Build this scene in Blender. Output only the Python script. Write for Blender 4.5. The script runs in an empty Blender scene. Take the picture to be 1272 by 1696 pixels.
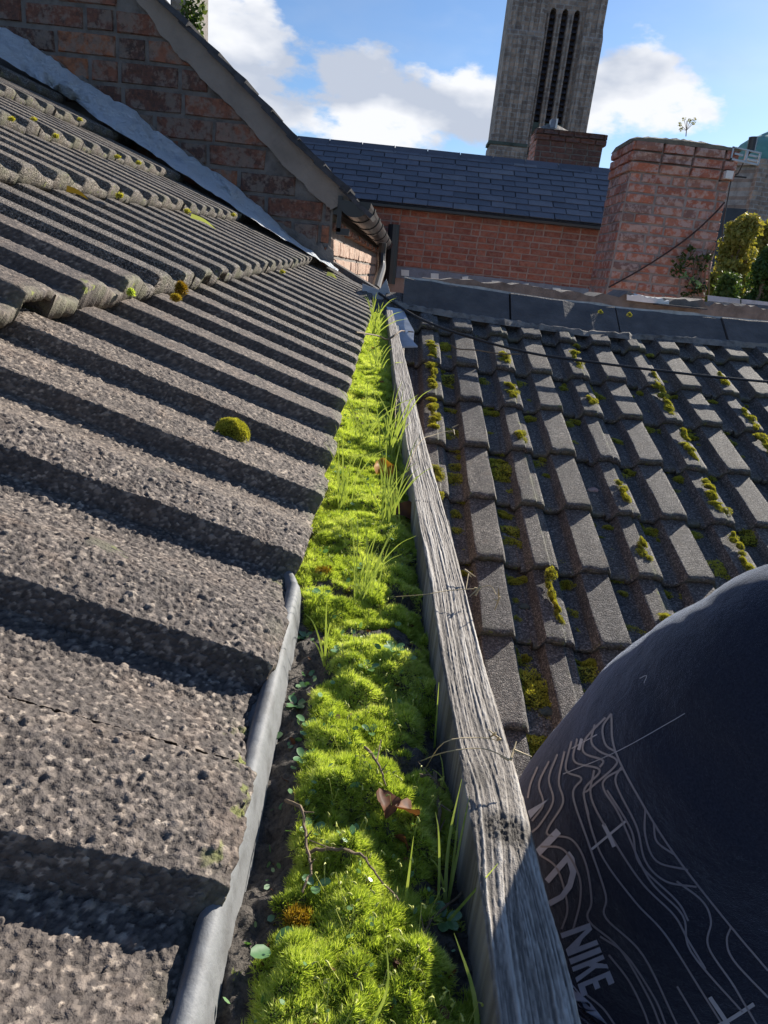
import bpy, math, random
import numpy as np
from mathutils import Vector, Matrix
from mathutils.bvhtree import BVHTree
rng = np.random.default_rng(7); random.seed(7)
SC = bpy.context.scene; C = SC.collection
R_ = math.radians

# ------------------------------------------------------------------ camera, sky, sun, exposure
F_, ROLL, PD = 1100.0, R_(6.0), 400.0
pt = math.atan(PD / F_)
FW = Vector((0, math.cos(pt), -math.sin(pt))); UP0 = Vector((0, math.sin(pt), math.cos(pt))); RT0 = Vector((1, 0, 0))
CR = RT0 * math.cos(ROLL) + UP0 * math.sin(ROLL); CU = -RT0 * math.sin(ROLL) + UP0 * math.cos(ROLL)
cd = bpy.data.cameras.new('camera'); cam = bpy.data.objects.new('camera', cd); C.objects.link(cam)
M = Matrix.Identity(4)
for i in range(3): M[i][0] = CR[i]; M[i][1] = CU[i]; M[i][2] = -FW[i]
cam.matrix_world = M
cd.sensor_fit = 'HORIZONTAL'; cd.sensor_width = 36; cd.lens = 36 * F_ / 1272
cd.clip_start = .01; cd.clip_end = 3000
SC.camera = cam
SC.render.resolution_x = 768; SC.render.resolution_y = 1024
SUN_AZ, SUN_EL = R_(42), R_(25)
SUND = Vector((math.sin(SUN_AZ) * math.cos(SUN_EL), math.cos(SUN_AZ) * math.cos(SUN_EL), math.sin(SUN_EL)))
W = bpy.data.worlds.new('World'); SC.world = W; W.use_nodes = True
nt = W.node_tree; nt.nodes.clear()
def N(nt, t, **kw):
    n = nt.nodes.new(t)
    for k, v in kw.items():
        if k.startswith('i_'): n.inputs[k[2:].replace('_', ' ')].default_value = v
        else: setattr(n, k, v)
    return n
sky = N(nt, 'ShaderNodeTexSky', sky_type='NISHITA', sun_disc=False, sun_elevation=SUN_EL, sun_rotation=SUN_AZ)
sky.air_density = 1.0; sky.dust_density = .35; sky.ozone_density = 2.2
tc = N(nt, 'ShaderNodeTexCoord')
# clouds: a noise over the whole dome, thickest in a low belt as cumulus is
sep = N(nt, 'ShaderNodeSeparateXYZ'); nt.links.new(tc.outputs['Generated'], sep.inputs[0])
mp = N(nt, 'ShaderNodeMapping'); mp.inputs['Scale'].default_value = (1, 1, 2.1); mp.inputs['Location'].default_value = (0.33, .15, .1)
nt.links.new(tc.outputs['Generated'], mp.inputs[0])
def blob(az, el, ra, re, s=1.0):
    """soft mask round a compass direction (a cumulus heap)"""
    d = (math.sin(az), math.cos(az))
    a = N(nt, 'ShaderNodeVectorMath', operation='SUBTRACT'); a.inputs[1].default_value = (d[0] * math.cos(el), d[1] * math.cos(el), math.sin(el))
    nt.links.new(tc.outputs['Generated'], a.inputs[0])
    b = N(nt, 'ShaderNodeVectorMath', operation='MULTIPLY'); b.inputs[1].default_value = (1 / ra, 1 / ra, 1 / re); nt.links.new(a.outputs[0], b.inputs[0])
    l = N(nt, 'ShaderNodeVectorMath', operation='LENGTH'); nt.links.new(b.outputs[0], l.inputs[0])
    m = N(nt, 'ShaderNodeMapRange', interpolation_type='SMOOTHSTEP'); m.inputs[1].default_value = 0; m.inputs[2].default_value = 1.5; m.inputs[3].default_value = s; m.inputs[4].default_value = 0
    nt.links.new(l.outputs['Value'], m.inputs[0]); return m.outputs[0]
def px_dir(x, y): return (CR * (x - 636) - CU * (y - 848)) / F_ + FW
def az_el(x, y):
    d = px_dir(x, y).normalized(); return math.atan2(d.x, d.y), math.asin(d.z)
acc = None
for (x, y, ra, re, s) in [(380, 90, .17, .12, 1), (460, 175, .24, .10, 1), (600, 180, .24, .09, 1), (700, 170, .2, .075, 1), (790, 165, .14, .065, 1), (1070, 150, .12, .065, 1.0), (1150, 185, .10, .04, .8), (980, 190, .10, .06, .9),
                          (-700, 150, .5, .09, .9), (-1900, 200, .5, .1, .9), (2300, 120, .5, .1, .9)]:
    az, el = az_el(x, y)
    if x < -100 or x > 1500: az = x / 700.0; el = .2
    o = blob(az, el, ra, re, s)
    if acc is None: acc = o
    else:
        mx = N(nt, 'ShaderNodeMath', operation='MAXIMUM'); nt.links.new(acc, mx.inputs[0]); nt.links.new(o, mx.inputs[1]); acc = mx.outputs[0]
nz = N(nt, 'ShaderNodeTexNoise', i_Scale=9.0, i_Detail=9.0, i_Roughness=.56); nt.links.new(mp.outputs[0], nz.inputs['Vector'])
m1 = N(nt, 'ShaderNodeMath', operation='MULTIPLY_ADD'); m1.inputs[1].default_value = .5; nt.links.new(acc, m1.inputs[0]); nt.links.new(nz.outputs[0], m1.inputs[2])
ramp = N(nt, 'ShaderNodeMapRange', interpolation_type='SMOOTHSTEP'); ramp.inputs[1].default_value = .76; ramp.inputs[2].default_value = .90
nt.links.new(m1.outputs[0], ramp.inputs[0])
# thin high veil
mpv = N(nt, 'ShaderNodeMapping'); mpv.inputs['Scale'].default_value = (3, 3, 9); nt.links.new(tc.outputs['Generated'], mpv.inputs[0])
nv = N(nt, 'ShaderNodeTexNoise', i_Scale=2.0, i_Detail=6.0); nt.links.new(mpv.outputs[0], nv.inputs['Vector'])
vr = N(nt, 'ShaderNodeMapRange'); vr.inputs[1].default_value = .45; vr.inputs[2].default_value = .85; vr.inputs[4].default_value = .22; nt.links.new(nv.outputs[0], vr.inputs[0])
mv = N(nt, 'ShaderNodeMath', operation='MAXIMUM'); nt.links.new(ramp.outputs[0], mv.inputs[0]); nt.links.new(vr.outputs[0], mv.inputs[1])
nz2 = N(nt, 'ShaderNodeTexNoise', i_Scale=5.0, i_Detail=5.0); mp2 = N(nt, 'ShaderNodeMapping'); mp2.inputs['Location'].default_value = (.1, .3, .06); mp2.inputs['Scale'].default_value = (1, 1, 2.2)
nt.links.new(tc.outputs['Generated'], mp2.inputs[0]); nt.links.new(mp2.outputs[0], nz2.inputs['Vector'])
cr = N(nt, 'ShaderNodeValToRGB'); cr.color_ramp.elements[0].position = .42; cr.color_ramp.elements[0].color = (8.0, 8.15, 8.5, 1); cr.color_ramp.elements[1].position = .56; cr.color_ramp.elements[1].color = (4.6, 5.1, 6.1, 1)
nt.links.new(nz2.outputs[0], cr.inputs[0])
tint = N(nt, 'ShaderNodeMix', data_type='RGBA', blend_type='MULTIPLY'); tint.inputs[0].default_value = 1; tint.inputs[7].default_value = (.80, .95, 1.15, 1)
nt.links.new(sky.outputs[0], tint.inputs[6])
mix = N(nt, 'ShaderNodeMix', data_type='RGBA'); nt.links.new(mv.outputs[0], mix.inputs[0]); nt.links.new(tint.outputs[2], mix.inputs[6]); nt.links.new(cr.outputs[0], mix.inputs[7])
bg = N(nt, 'ShaderNodeBackground'); bg.inputs[1].default_value = .066; out = N(nt, 'ShaderNodeOutputWorld')
nt.links.new(mix.outputs[2], bg.inputs[0]); nt.links.new(bg.outputs[0], out.inputs[0])
sl = bpy.data.lights.new('sun', 'SUN'); sl.energy = 5.0; sl.angle = R_(.53); sl.color = (1, .93, .82)
sun = bpy.data.objects.new('sun', sl); C.objects.link(sun); sun.rotation_euler = (-SUND).to_track_quat('-Z', 'Y').to_euler()
SC.view_settings.view_transform = 'Standard'; SC.view_settings.look = 'None'; SC.view_settings.gamma = 1; SC.view_settings.exposure = .88
SC.render.engine = 'CYCLES'
SC.cycles.max_bounces = 6

# ------------------------------------------------------------------ helpers
V = lambda *a: Vector(a)
def hitY(x, y, Y): r = px_dir(x, y); return r * (Y / r.y)
def hitZ(x, y, Z): r = px_dir(x, y); return r * (Z / r.z)
def hitP(x, y, P, n): r = px_dir(x, y); return r * (P.dot(n) / r.dot(n))
def proj(P): z = P.dot(FW); return 636 + F_ * P.dot(CR) / z, 848 - F_ * P.dot(CU) / z
def ME(name, verts, faces, mat=None, smooth=False):
    me = bpy.data.meshes.new(name); me.from_pydata([tuple(v) for v in verts], [], [tuple(f) for f in faces])
    if mat: me.materials.append(mat)
    if smooth: me.shade_smooth()
    me.update(); return me
def MEN(name, v, f, mat=None, smooth=False):
    """numpy mesh: f is (n,3) or (n,4)"""
    me = bpy.data.meshes.new(name); v = np.ascontiguousarray(v, np.float32); f = np.ascontiguousarray(f, np.int32)
    me.vertices.add(len(v)); me.vertices.foreach_set('co', v.ravel()); k = f.shape[1]
    me.loops.add(f.size); me.loops.foreach_set('vertex_index', f.ravel()); me.polygons.add(len(f))
    me.polygons.foreach_set('loop_start', np.arange(0, f.size, k, dtype=np.int32))
    if mat: me.materials.append(mat)
    me.update(calc_edges=True)
    if smooth: me.shade_smooth()
    return me
def OB(name, me, parent=None, loc=None, rot=None):
    o = bpy.data.objects.new(name, me); C.objects.link(o)
    if parent: o.parent = parent
    if loc is not None: o.location = loc
    if rot is not None: o.rotation_euler = rot
    return o
def TAG(o, label, cat, group=None, kind=None):
    o['label'] = label; o['category'] = cat
    if group: o['group'] = group
    if kind: o['kind'] = kind
    return o
def EMP(name, label, cat, group=None):
    return TAG(OB(name, None), label, cat, group)
class MB:
    def __init__(s): s.v = []; s.f = []
    def add(s, vs, fs):
        b = len(s.v); s.v += [Vector(v) for v in vs]; s.f += [tuple(b + i for i in f) for f in fs]
    def box(s, a, b, ax=None):
        """box between local corners a,b; ax = (origin, X, Y, Z)"""
        P = [V(x, y, z) for z in (a[2], b[2]) for y in (a[1], b[1]) for x in (a[0], b[0])]
        if ax: P = [ax[0] + ax[1] * p.x + ax[2] * p.y + ax[3] * p.z for p in P]
        s.add(P, [(0, 2, 3, 1), (4, 5, 7, 6), (0, 1, 5, 4), (2, 6, 7, 3), (0, 4, 6, 2), (1, 3, 7, 5)])
    def tube(s, pts, r, n=8, cap=True):
        pts = [Vector(p) for p in pts]; rs = r if hasattr(r, '__len__') else [r] * len(pts); vs = []; fs = []; u = None
        for i, p in enumerate(pts):
            t = (pts[min(i + 1, len(pts) - 1)] - pts[max(i - 1, 0)]).normalized()
            if u is None: u = t.orthogonal().normalized()
            u = (u - t * u.dot(t)).normalized(); w = t.cross(u)
            for k in range(n):
                a = 2 * math.pi * k / n; vs.append(p + (u * math.cos(a) + w * math.sin(a)) * rs[i])
        for i in range(len(pts) - 1):
            for k in range(n):
                a = i * n + k; b = i * n + (k + 1) % n; fs.append((a, b, b + n, a + n))
        if cap: fs.append(tuple(range(n))[::-1]); fs.append(tuple(len(vs) - n + k for k in range(n)))
        s.add(vs, fs)
    def prism(s, poly, d):
        """closed polygon (list of vectors) pushed along d"""
        n = len(poly); s.add(list(poly) + [Vector(p) + d for p in poly], [tuple(range(n))[::-1], tuple(range(n, 2 * n))] + [(i, (i + 1) % n, n + (i + 1) % n, n + i) for i in range(n)])
    def build(s, name, mat, parent=None, smooth=False): return OB(name, ME(name, s.v, s.f, mat, smooth), parent)
def crv(pts, n):
    """Catmull-Rom through points"""
    P = [Vector(p) for p in pts]; P = [P[0] * 2 - P[1]] + P + [P[-1] * 2 - P[-2]]; o = []
    for i in range(1, len(P) - 2):
        for k in range(n):
            t = k / n; a, b, c, d = P[i - 1], P[i], P[i + 1], P[i + 2]
            o.append(.5 * ((2 * b) + (c - a) * t + (2 * a - 5 * b + 4 * c - d) * t * t + (3 * b - a - 3 * c + d) * t ** 3))
    o.append(P[-2]); return o
def inside(x, y, poly):
    c = False; n = len(poly)
    for i in range(n):
        x1, y1 = poly[i]; x2, y2 = poly[(i + 1) % n]
        if (y1 > y) != (y2 > y) and x < (x2 - x1) * (y - y1) / (y2 - y1) + x1: c = not c
    return c
def h2(ix, iy, s):
    h = (ix.astype(np.int64) * 374761393 + iy.astype(np.int64) * 668265263 + s * 1442695041) & 0x7fffffff
    h = ((h ^ (h >> 13)) * 1274126177) & 0x7fffffff; h = (h ^ (h >> 16)) & 0x7fffffff
    return h / float(0x7fffffff)
def worley(x, y, cell, s=0):
    """returns nearest distance (in cells), random of the nearest cell"""
    gx = x / cell; gy = y / cell; ix = np.floor(gx); iy = np.floor(gy); best = np.full(x.shape, 9.); bid = np.zeros(x.shape)
    for dx in (-1, 0, 1):
        for dy in (-1, 0, 1):
            jx = ix + dx; jy = iy + dy; a = h2(jx, jy, s); b = h2(jx, jy, s + 11); r = h2(jx, jy, s + 23)
            d = np.hypot(gx - jx - a, gy - jy - b) / (.55 + .75 * r); m = d < best; best = np.where(m, d, best); bid = np.where(m, h2(jx, jy, s + 37), bid)
    return best, bid
def vnoise(x, y, s=0):
    ix = np.floor(x); iy = np.floor(y); fx = x - ix; fy = y - iy; fx = fx * fx * (3 - 2 * fx); fy = fy * fy * (3 - 2 * fy)
    a = h2(ix, iy, s); b = h2(ix + 1, iy, s); c = h2(ix, iy + 1, s); d = h2(ix + 1, iy + 1, s)
    return (a * (1 - fx) + b * fx) * (1 - fy) + (c * (1 - fx) + d * fx) * fy
def fbm(x, y, s=0, o=4):
    v = 0; a = .5
    for i in range(o): v = v + a * vnoise(x * 2 ** i, y * 2 ** i, s + i * 7); a *= .5
    return v
def grid_faces(nu, nv):
    i = np.arange(nv - 1)[:, None] * nu + np.arange(nu - 1)[None, :]; i = i.ravel()
    return np.stack([i, i + 1, i + nu + 1, i + nu], 1)
def setcol(me, name, arr):
    a = me.color_attributes.new(name, 'FLOAT_COLOR', 'POINT'); a.data.foreach_set('color', np.ascontiguousarray(arr, np.float32).ravel())

# ------------------------------------------------------------------ materials
def MAT(name):
    m = bpy.data.materials.new(name); m.use_nodes = True; t = m.node_tree; b = t.nodes['Principled BSDF']; b.inputs['Roughness'].default_value = .85; return m, t, b
def L(t, a, b): t.links.new(a, b)
def ramp_(t, src, stops, interp='LINEAR'):
    r = N(t, 'ShaderNodeValToRGB'); r.color_ramp.interpolation = interp; e = r.color_ramp.elements
    while len(e) < len(stops): e.new(.5)
    for k, (p, c) in enumerate(stops): e[k].position = p; e[k].color = (*c, 1)
    L(t, src, r.inputs[0]); return r.outputs[0]
def mixc(t, f, a, b, mode='MIX'):
    m = N(t, 'ShaderNodeMix', data_type='RGBA', blend_type=mode)
    for s, i in ((f, 0), (a, 6), (b, 7)):
        if hasattr(s, 'is_linked') or hasattr(s, 'links'): L(t, s, m.inputs[i])
        else: m.inputs[i].default_value = s if i == 0 else (*s, 1)
    return m.outputs[2]
def noise_(t, vec, scale, detail=4, rough=.5, out=0):
    n = N(t, 'ShaderNodeTexNoise', i_Scale=scale, i_Detail=detail, i_Roughness=rough); L(t, vec, n.inputs['Vector']); return n.outputs[out]
def rng_(t, s, a, b, c=0, d=1):
    m = N(t, 'ShaderNodeMapRange'); m.inputs[1].default_value = a; m.inputs[2].default_value = b; m.inputs[3].default_value = c; m.inputs[4].default_value = d; L(t, s, m.inputs[0]); return m.outputs[0]
def bump_(t, b, h, dist, strength=1, prev=None):
    n = N(t, 'ShaderNodeBump'); n.inputs['Distance'].default_value = dist; n.inputs['Strength'].default_value = strength; L(t, h, n.inputs['Height'])
    if prev: L(t, prev, n.inputs['Normal'])
    L(t, n.outputs[0], b.inputs['Normal']); return n.outputs[0]
def objvec(t, rand=True, scale=(1, 1, 1)):
    c = N(t, 'ShaderNodeTexCoord')
    if not rand: v = c.outputs['Object']
    else:
        i = N(t, 'ShaderNodeObjectInfo'); m = N(t, 'ShaderNodeMath', operation='MULTIPLY'); m.inputs[1].default_value = 37.3; L(t, i.outputs['Random'], m.inputs[0])
        a = N(t, 'ShaderNodeVectorMath', operation='ADD'); L(t, c.outputs['Object'], a.inputs[0]); L(t, m.outputs[0], a.inputs[1]); v = a.outputs[0]
    if scale != (1, 1, 1):
        s = N(t, 'ShaderNodeMapping'); s.inputs['Scale'].default_value = scale; L(t, v, s.inputs[0]); v = s.outputs[0]
    return v
def orand(t): return N(t, 'ShaderNodeObjectInfo').outputs['Random']
def posvec(t): return N(t, 'ShaderNodeNewGeometry').outputs['Position']

def mat_tile(name, dark, mid, lite, pebble, attr=False, mossy=.0, cell=260):
    m, t, b = MAT(name); v = objvec(t)
    vo = N(t, 'ShaderNodeTexVoronoi', i_Scale=float(cell)); L(t, v, vo.inputs['Vector'])
    sepc = N(t, 'ShaderNodeSeparateColor'); L(t, vo.outputs['Color'], sepc.inputs[0]); rnd = sepc.outputs[0]
    if attr:
        at = N(t, 'ShaderNodeAttribute', attribute_name='peb'); s2 = N(t, 'ShaderNodeSeparateColor'); L(t, at.outputs['Color'], s2.inputs[0]); rnd = s2.outputs[0]
    col = ramp_(t, rnd, [(0, dark), (.22, tuple(q * .75 for q in mid)), (.55, mid), (.82, lite), (1, pebble)])
    big = noise_(t, v, 9, 5, .6); col = mixc(t, rng_(t, big, .3, .75, 0, .55), col, dark)
    brown = noise_(t, v, 31, 3); col = mixc(t, rng_(t, brown, .55, .8, 0, .4), col, (mid[0] * 1.2, mid[1] * .95, mid[2] * .75))
    ra = orand(t); col = mixc(t, 1.0, col, ramp_(t, ra, [(0, (.82, .82, .84)), (1, (1.12, 1.08, 1.02))]), 'MULTIPLY')
    if attr: col = mixc(t, s2.outputs[1], (dark[0] * .45, dark[1] * .43, dark[2] * .42), col)  # gaps between pebbles darkened, their shade put into the colour
    if mossy:
        mo = noise_(t, v, 14, 6, .65); at2 = N(t, 'ShaderNodeAttribute', attribute_name='edge'); s3 = N(t, 'ShaderNodeSeparateColor'); L(t, at2.outputs['Color'], s3.inputs[0])
        mu = N(t, 'ShaderNodeMath', operation='MULTIPLY'); L(t, s3.outputs[0], mu.inputs[0]); L(t, rng_(t, mo, .46, .66), mu.inputs[1])
        col = mixc(t, mu.outputs[0], col, (.15, .145, .095))
        mo2 = noise_(t, v, 45, 3, .6); mu2 = N(t, 'ShaderNodeMath', operation='MULTIPLY'); L(t, s3.outputs[0], mu2.inputs[0]); L(t, rng_(t, mo2, .64, .70), mu2.inputs[1]); col = mixc(t, mu2.outputs[0], col, (.19, .21, .05))
    L(t, col, b.inputs['Base Color']); b.inputs['Roughness'].default_value = .8; b.inputs['Specular IOR Level'].default_value = .35
    inv = rng_(t, vo.outputs['Distance'], 0, .6, 1, 0); p = bump_(t, b, inv, .0032 if not attr else .0005, 1)
    bump_(t, b, noise_(t, v, 700, 2), .0008, 1, p)
    return m
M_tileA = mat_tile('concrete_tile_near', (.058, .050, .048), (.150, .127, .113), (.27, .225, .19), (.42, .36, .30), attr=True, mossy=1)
M_tileB = mat_tile('concrete_tile', (.045, .041, .041), (.165, .146, .130), (.31, .275, .24), (.46, .41, .36), mossy=1, cell=380)
M_tileR = mat_tile('concrete_tile_dark', (.050, .047, .050), (.130, .122, .116), (.24, .225, .21), (.38, .35, .32), mossy=.8, cell=270)

def mat_brick(name, stops, pale, palef, soot=.3, spots=True):
    m, t, b = MAT(name); ra = orand(t); v = objvec(t)
    g = posvec(t)
    col = ramp_(t, ra, stops)
    n1 = noise_(t, g, 26, 6, .65); col = mixc(t, rng_(t, n1, .45, .62, 0, soot), col, (.035, .028, .026))
    n3 = noise_(t, g, 60, 5, .7); col = mixc(t, rng_(t, n3, .4, .7, 0, .35), col, stops[-1][1])
    if palef:
        n2 = noise_(t, g, 15, 7, .7); col = mixc(t, rng_(t, n2, .47, .56, 0, palef), col, pale)
    L(t, col, b.inputs['Base Color']); p = bump_(t, b, noise_(t, g, 90, 6, .7), .006, 1); bump_(t, b, noise_(t, g, 18, 4, .6), .01, 1, p); return m
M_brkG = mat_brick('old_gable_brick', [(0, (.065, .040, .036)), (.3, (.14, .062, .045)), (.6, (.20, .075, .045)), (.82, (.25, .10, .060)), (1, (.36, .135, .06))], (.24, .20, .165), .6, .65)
M_brkR = mat_brick('red_brick', [(0, (.24, .070, .046)), (.5, (.38, .115, .068)), (.85, (.44, .145, .085)), (1, (.27, .10, .08))], (.45, .28, .22), .25, .3)
M_brkC = mat_brick('chimney_brick', [(0, (.34, .12, .08)), (.4, (.50, .17, .10)), (.75, (.42, .19, .13)), (1, (.22, .13, .11))], (.52, .40, .36), .7, .2)
M_brkD = mat_brick('dark_chimney_brick', [(0, (.08, .04, .034)), (.5, (.12, .05, .04)), (1, (.16, .065, .045))], (.2, .15, .12), .3, .6)
M_brkS = mat_brick('pale_sunlit_brick', [(0, (.34, .21, .15)), (.6, (.42, .27, .20)), (1, (.30, .15, .10))], (.5, .4, .32), .6, .1)  # pale copy of the house brick, sunlight put into its colour
def mat_simple(name, col, rough=.85, var=.3, sc=20, bump=.002, bsc=60, metal=0, spec=.5, world=True, col2=None, stretch=None):
    m, t, b = MAT(name); v = posvec(t) if world else objvec(t)
    if stretch:
        s = N(t, 'ShaderNodeMapping'); s.inputs['Scale'].default_value = stretch; L(t, v, s.inputs[0]); v = s.outputs[0]
    n = noise_(t, v, sc, 6, .6); c2 = col2 or tuple(c * (1 - var) for c in col); c3 = tuple(min(1, c * (1 + var * .7)) for c in col)
    L(t, ramp_(t, n, [(.3, c2), (.5, col), (.72, c3)]), b.inputs['Base Color'])
    b.inputs['Roughness'].default_value = rough; b.inputs['Metallic'].default_value = metal; b.inputs['Specular IOR Level'].default_value = spec
    if bump: bump_(t, b, noise_(t, v, bsc, 6, .65), bump, 1)
    return m
M_mortar = mat_simple('old_mortar', (.165, .145, .13), var=.45, sc=14, bump=.006, bsc=80)
M_mortarR = mat_simple('red_wall_mortar', (.36, .25, .21), var=.3, sc=8, bump=.004)
M_mortarC = mat_simple('chimney_mortar', (.30, .26, .24), var=.35, sc=9, bump=.006)
M_render = mat_simple('cement_render', (.26, .215, .18), var=.22, sc=7, bump=.006, bsc=45)
M_black = mat_simple('black_plastic', (.022, .021, .023), .35, .3, 6, .0005)
M_slate = None
def mat_slate():
    m, t, b = MAT('blue_slate'); ra = orand(t); v = posvec(t)
    c = ramp_(t, ra, [(0, (.060, .062, .078)), (.45, (.085, .088, .108)), (.85, (.105, .105, .128)), (1, (.15, .145, .155))]); n = noise_(t, v, 9, 6, .6)
    c = mixc(t, rng_(t, n, .4, .75, 0, .45), c, (.04, .043, .055)); L(t, c, b.inputs['Base Color']); b.inputs['Roughness'].default_value = .42
    bump_(t, b, noise_(t, v, 40, 5), .004, 1); return m
M_slate = mat_slate()
M_slateD = mat_simple('dark_verge_slate', (.045, .045, .052), .7, .5, 25, .004)
M_lead = mat_simple('lead_sheet', (.17, .19, .24), .45, .3, 12, .004, 14, spec=.5)
M_leadL = mat_simple('pale_lead', (.36, .40, .46), .4, .25, 14, .005, 18, spec=.6)
M_white = mat_simple('white_clip', (.72, .72, .70), .6, .1)
M_liner = mat_simple('grey_liner', (.20, .205, .21), .6, .3, 60, .0004, 300, spec=.3, col2=(.13, .13, .13))
M_cap = mat_simple('concrete_ridge', (.105, .095, .092), .9, .5, 13, .010, 60, col2=(.075, .07, .072))
M_soil = mat_simple('wet_grit', (.10, .085, .072), .8, .6, 420, .004, 350, col2=(.025, .022, .02))
M_dark = mat_simple('dark_felt', (.018, .017, .018), .9, .4)
M_wire = mat_simple('black_cable', (.02, .02, .022), .5, .2)
M_twig = mat_simple('dry_twig', (.19, .135, .085), .8, .45, 300, .0006, 900)
M_straw = mat_simple('dry_straw', (.42, .33, .19), .7, .3, 200, 0)
M_ground = mat_simple('ground', (.07, .075, .05), .95, .4, .3, 0)
M_stone = None
def mat_stone():
    m, t, b = MAT('tower_stone'); v = posvec(t)
    s = N(t, 'ShaderNodeMapping'); s.inputs['Scale'].default_value = (1, 1, 1); L(t, v, s.inputs[0])
    sx = N(t, 'ShaderNodeSeparateXYZ'); L(t, v, sx.inputs[0]); ad = N(t, 'ShaderNodeMath', operation='ADD'); L(t, sx.outputs[0], ad.inputs[0]); L(t, sx.outputs[1], ad.inputs[1])
    cb = N(t, 'ShaderNodeCombineXYZ'); L(t, ad.outputs[0], cb.inputs[0]); L(t, sx.outputs[2], cb.inputs[1])
    br = N(t, 'ShaderNodeTexBrick'); L(t, cb.outputs[0], br.inputs['Vector']); br.inputs['Scale'].default_value = 1.0; br.inputs['Brick Width'].default_value = .62; br.inputs['Row Height'].default_value = .3
    br.inputs['Mortar Size'].default_value = .035; br.inputs['Color1'].default_value = (.60, .42, .32, 1); br.inputs['Color2'].default_value = (.34, .245, .20, 1); br.inputs['Mortar'].default_value = (.50, .43, .39, 1); br.inputs['Bias'].default_value = 0
    n = noise_(t, v, 1.4, 7, .7); c = mixc(t, rng_(t, n, .42, .68, 0, .6), br.outputs['Color'], (.07, .062, .065))
    n2 = noise_(t, v, 3.4, 6, .7); c = mixc(t, rng_(t, n2, .55, .7, 0, .5), c, (.32, .25, .21))
    L(t, c, b.inputs['Base Color']); bump_(t, b, noise_(t, v, 5, 6, .7), .12, 1); return m
M_stone = mat_stone()
M_stoneD = mat_simple('green_stained_stone', (.085, .10, .082), .9, .4, 1.2, .03, 4)
M_louv = mat_simple('dark_louvre', (.075, .07, .09), .7, .3, 2, 0)
M_copper = mat_simple('copper_green', (.13, .30, .26), .6, .25, 1.5, .01, 3)
def mat_leafy(name, cols, trans=.45, rough=.5, attr=True, spec=.3):
    m = bpy.data.materials.new(name); m.use_nodes = True; t = m.node_tree; b = t.nodes['Principled BSDF']; o = t.nodes['Material Output']
    if attr:
        at = N(t, 'ShaderNodeAttribute', attribute_name='var'); s = N(t, 'ShaderNodeSeparateColor'); L(t, at.outputs['Color'], s.inputs[0]); src = s.outputs[0]
    else: src = noise_(t, posvec(t), 120, 4)
    c = ramp_(t, src, [(i / (len(cols) - 1), k) for i, k in enumerate(cols)])
    L(t, c, b.inputs['Base Color']); b.inputs['Roughness'].default_value = rough; b.inputs['Specular IOR Level'].default_value = spec
    tr = N(t, 'ShaderNodeBsdfTranslucent'); c2 = mixc(t, 1.0, c, (1.18, 1.2, .55), 'MULTIPLY'); L(t, c2, tr.inputs[0])
    mx = N(t, 'ShaderNodeMixShader'); mx.inputs[0].default_value = trans; L(t, b.outputs[0], mx.inputs[1]); L(t, tr.outputs[0], mx.inputs[2]); L(t, mx.outputs[0], o.inputs[0]); return m
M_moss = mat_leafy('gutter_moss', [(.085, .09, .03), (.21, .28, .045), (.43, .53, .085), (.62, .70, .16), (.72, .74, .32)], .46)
M_grass = mat_leafy('grass_blade', [(.18, .24, .06), (.32, .40, .10), (.46, .52, .17), (.62, .60, .34)], .45)
M_mossR = mat_leafy('roof_moss', [(.03, .03, .012), (.10, .10, .022), (.28, .27, .04), (.52, .49, .07), (.64, .56, .11)], .35, .8)
M_mossO = mat_leafy('orange_moss', [(.10, .07, .02), (.22, .14, .02), (.42, .25, .02), (.5, .42, .06)], .3, .8)
M_seed = mat_leafy('seedling_leaf', [(.09, .20, .07), (.14, .27, .11), (.22, .36, .17)], .3, .25, spec=.8)
M_dead = mat_leafy('dead_leaf', [(.08, .035, .02), (.16, .065, .035), (.30, .12, .04)], .3, .6)
M_orange = mat_leafy('orange_leaf', [(.45, .16, .02), (.62, .28, .03), (.7, .4, .06)], .5, .5)
M_treeA = mat_leafy('autumn_foliage', [(.06, .07, .02), (.17, .17, .04), (.30, .27, .06), (.40, .31, .09)], .35, .6)
M_treeB = mat_leafy('green_foliage', [(.018, .035, .012), (.04, .075, .02), (.075, .125, .03), (.13, .17, .05)], .3, .6)
def mat_foil():
    m, t, b = MAT('silver_flashing'); v = posvec(t); n = noise_(t, v, 8, 7, .7)
    c = ramp_(t, n, [(.32, (.60, .66, .74)), (.45, (.84, .90, .97)), (.7, (.90, .95, 1.0))])  # bluish white base colour stands in for the reflected sky
    L(t, c, b.inputs['Base Color']); b.inputs['Roughness'].default_value = .42; b.inputs['Metallic'].default_value = .0
    mp = N(t, 'ShaderNodeMapping'); mp.inputs['Scale'].default_value = (1, 1, 2.6); L(t, v, mp.inputs[0])
    p = bump_(t, b, noise_(t, mp.outputs[0], 9, 8, .7), .12, 1); bump_(t, b, noise_(t, v, 45, 4, .6), .01, 1, p); return m
M_foil = mat_foil()
def mat_wood():
    m, t, b = MAT('weathered_timber')
    at = N(t, 'ShaderNodeAttribute', attribute_name='grain'); s = N(t, 'ShaderNodeSeparateColor'); L(t, at.outputs['Color'], s.inputs[0])
    c = ramp_(t, s.outputs[0], [(0, (.08, .07, .06)), (.3, (.24, .21, .18)), (.6, (.43, .395, .35)), (1, (.60, .565, .52))])
    v = posvec(t); n = noise_(t, v, 9, 5, .6); c = mixc(t, rng_(t, n, .45, .7, 0, .5), c, (.22, .19, .165)); c = mixc(t, s.outputs[1], c, (.020, .015, .010))
    L(t, c, b.inputs['Base Color']); b.inputs['Roughness'].default_value = .75; bump_(t, b, noise_(t, v, 1500, 3), .0004, 1); return m
M_wood = mat_wood()

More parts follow.
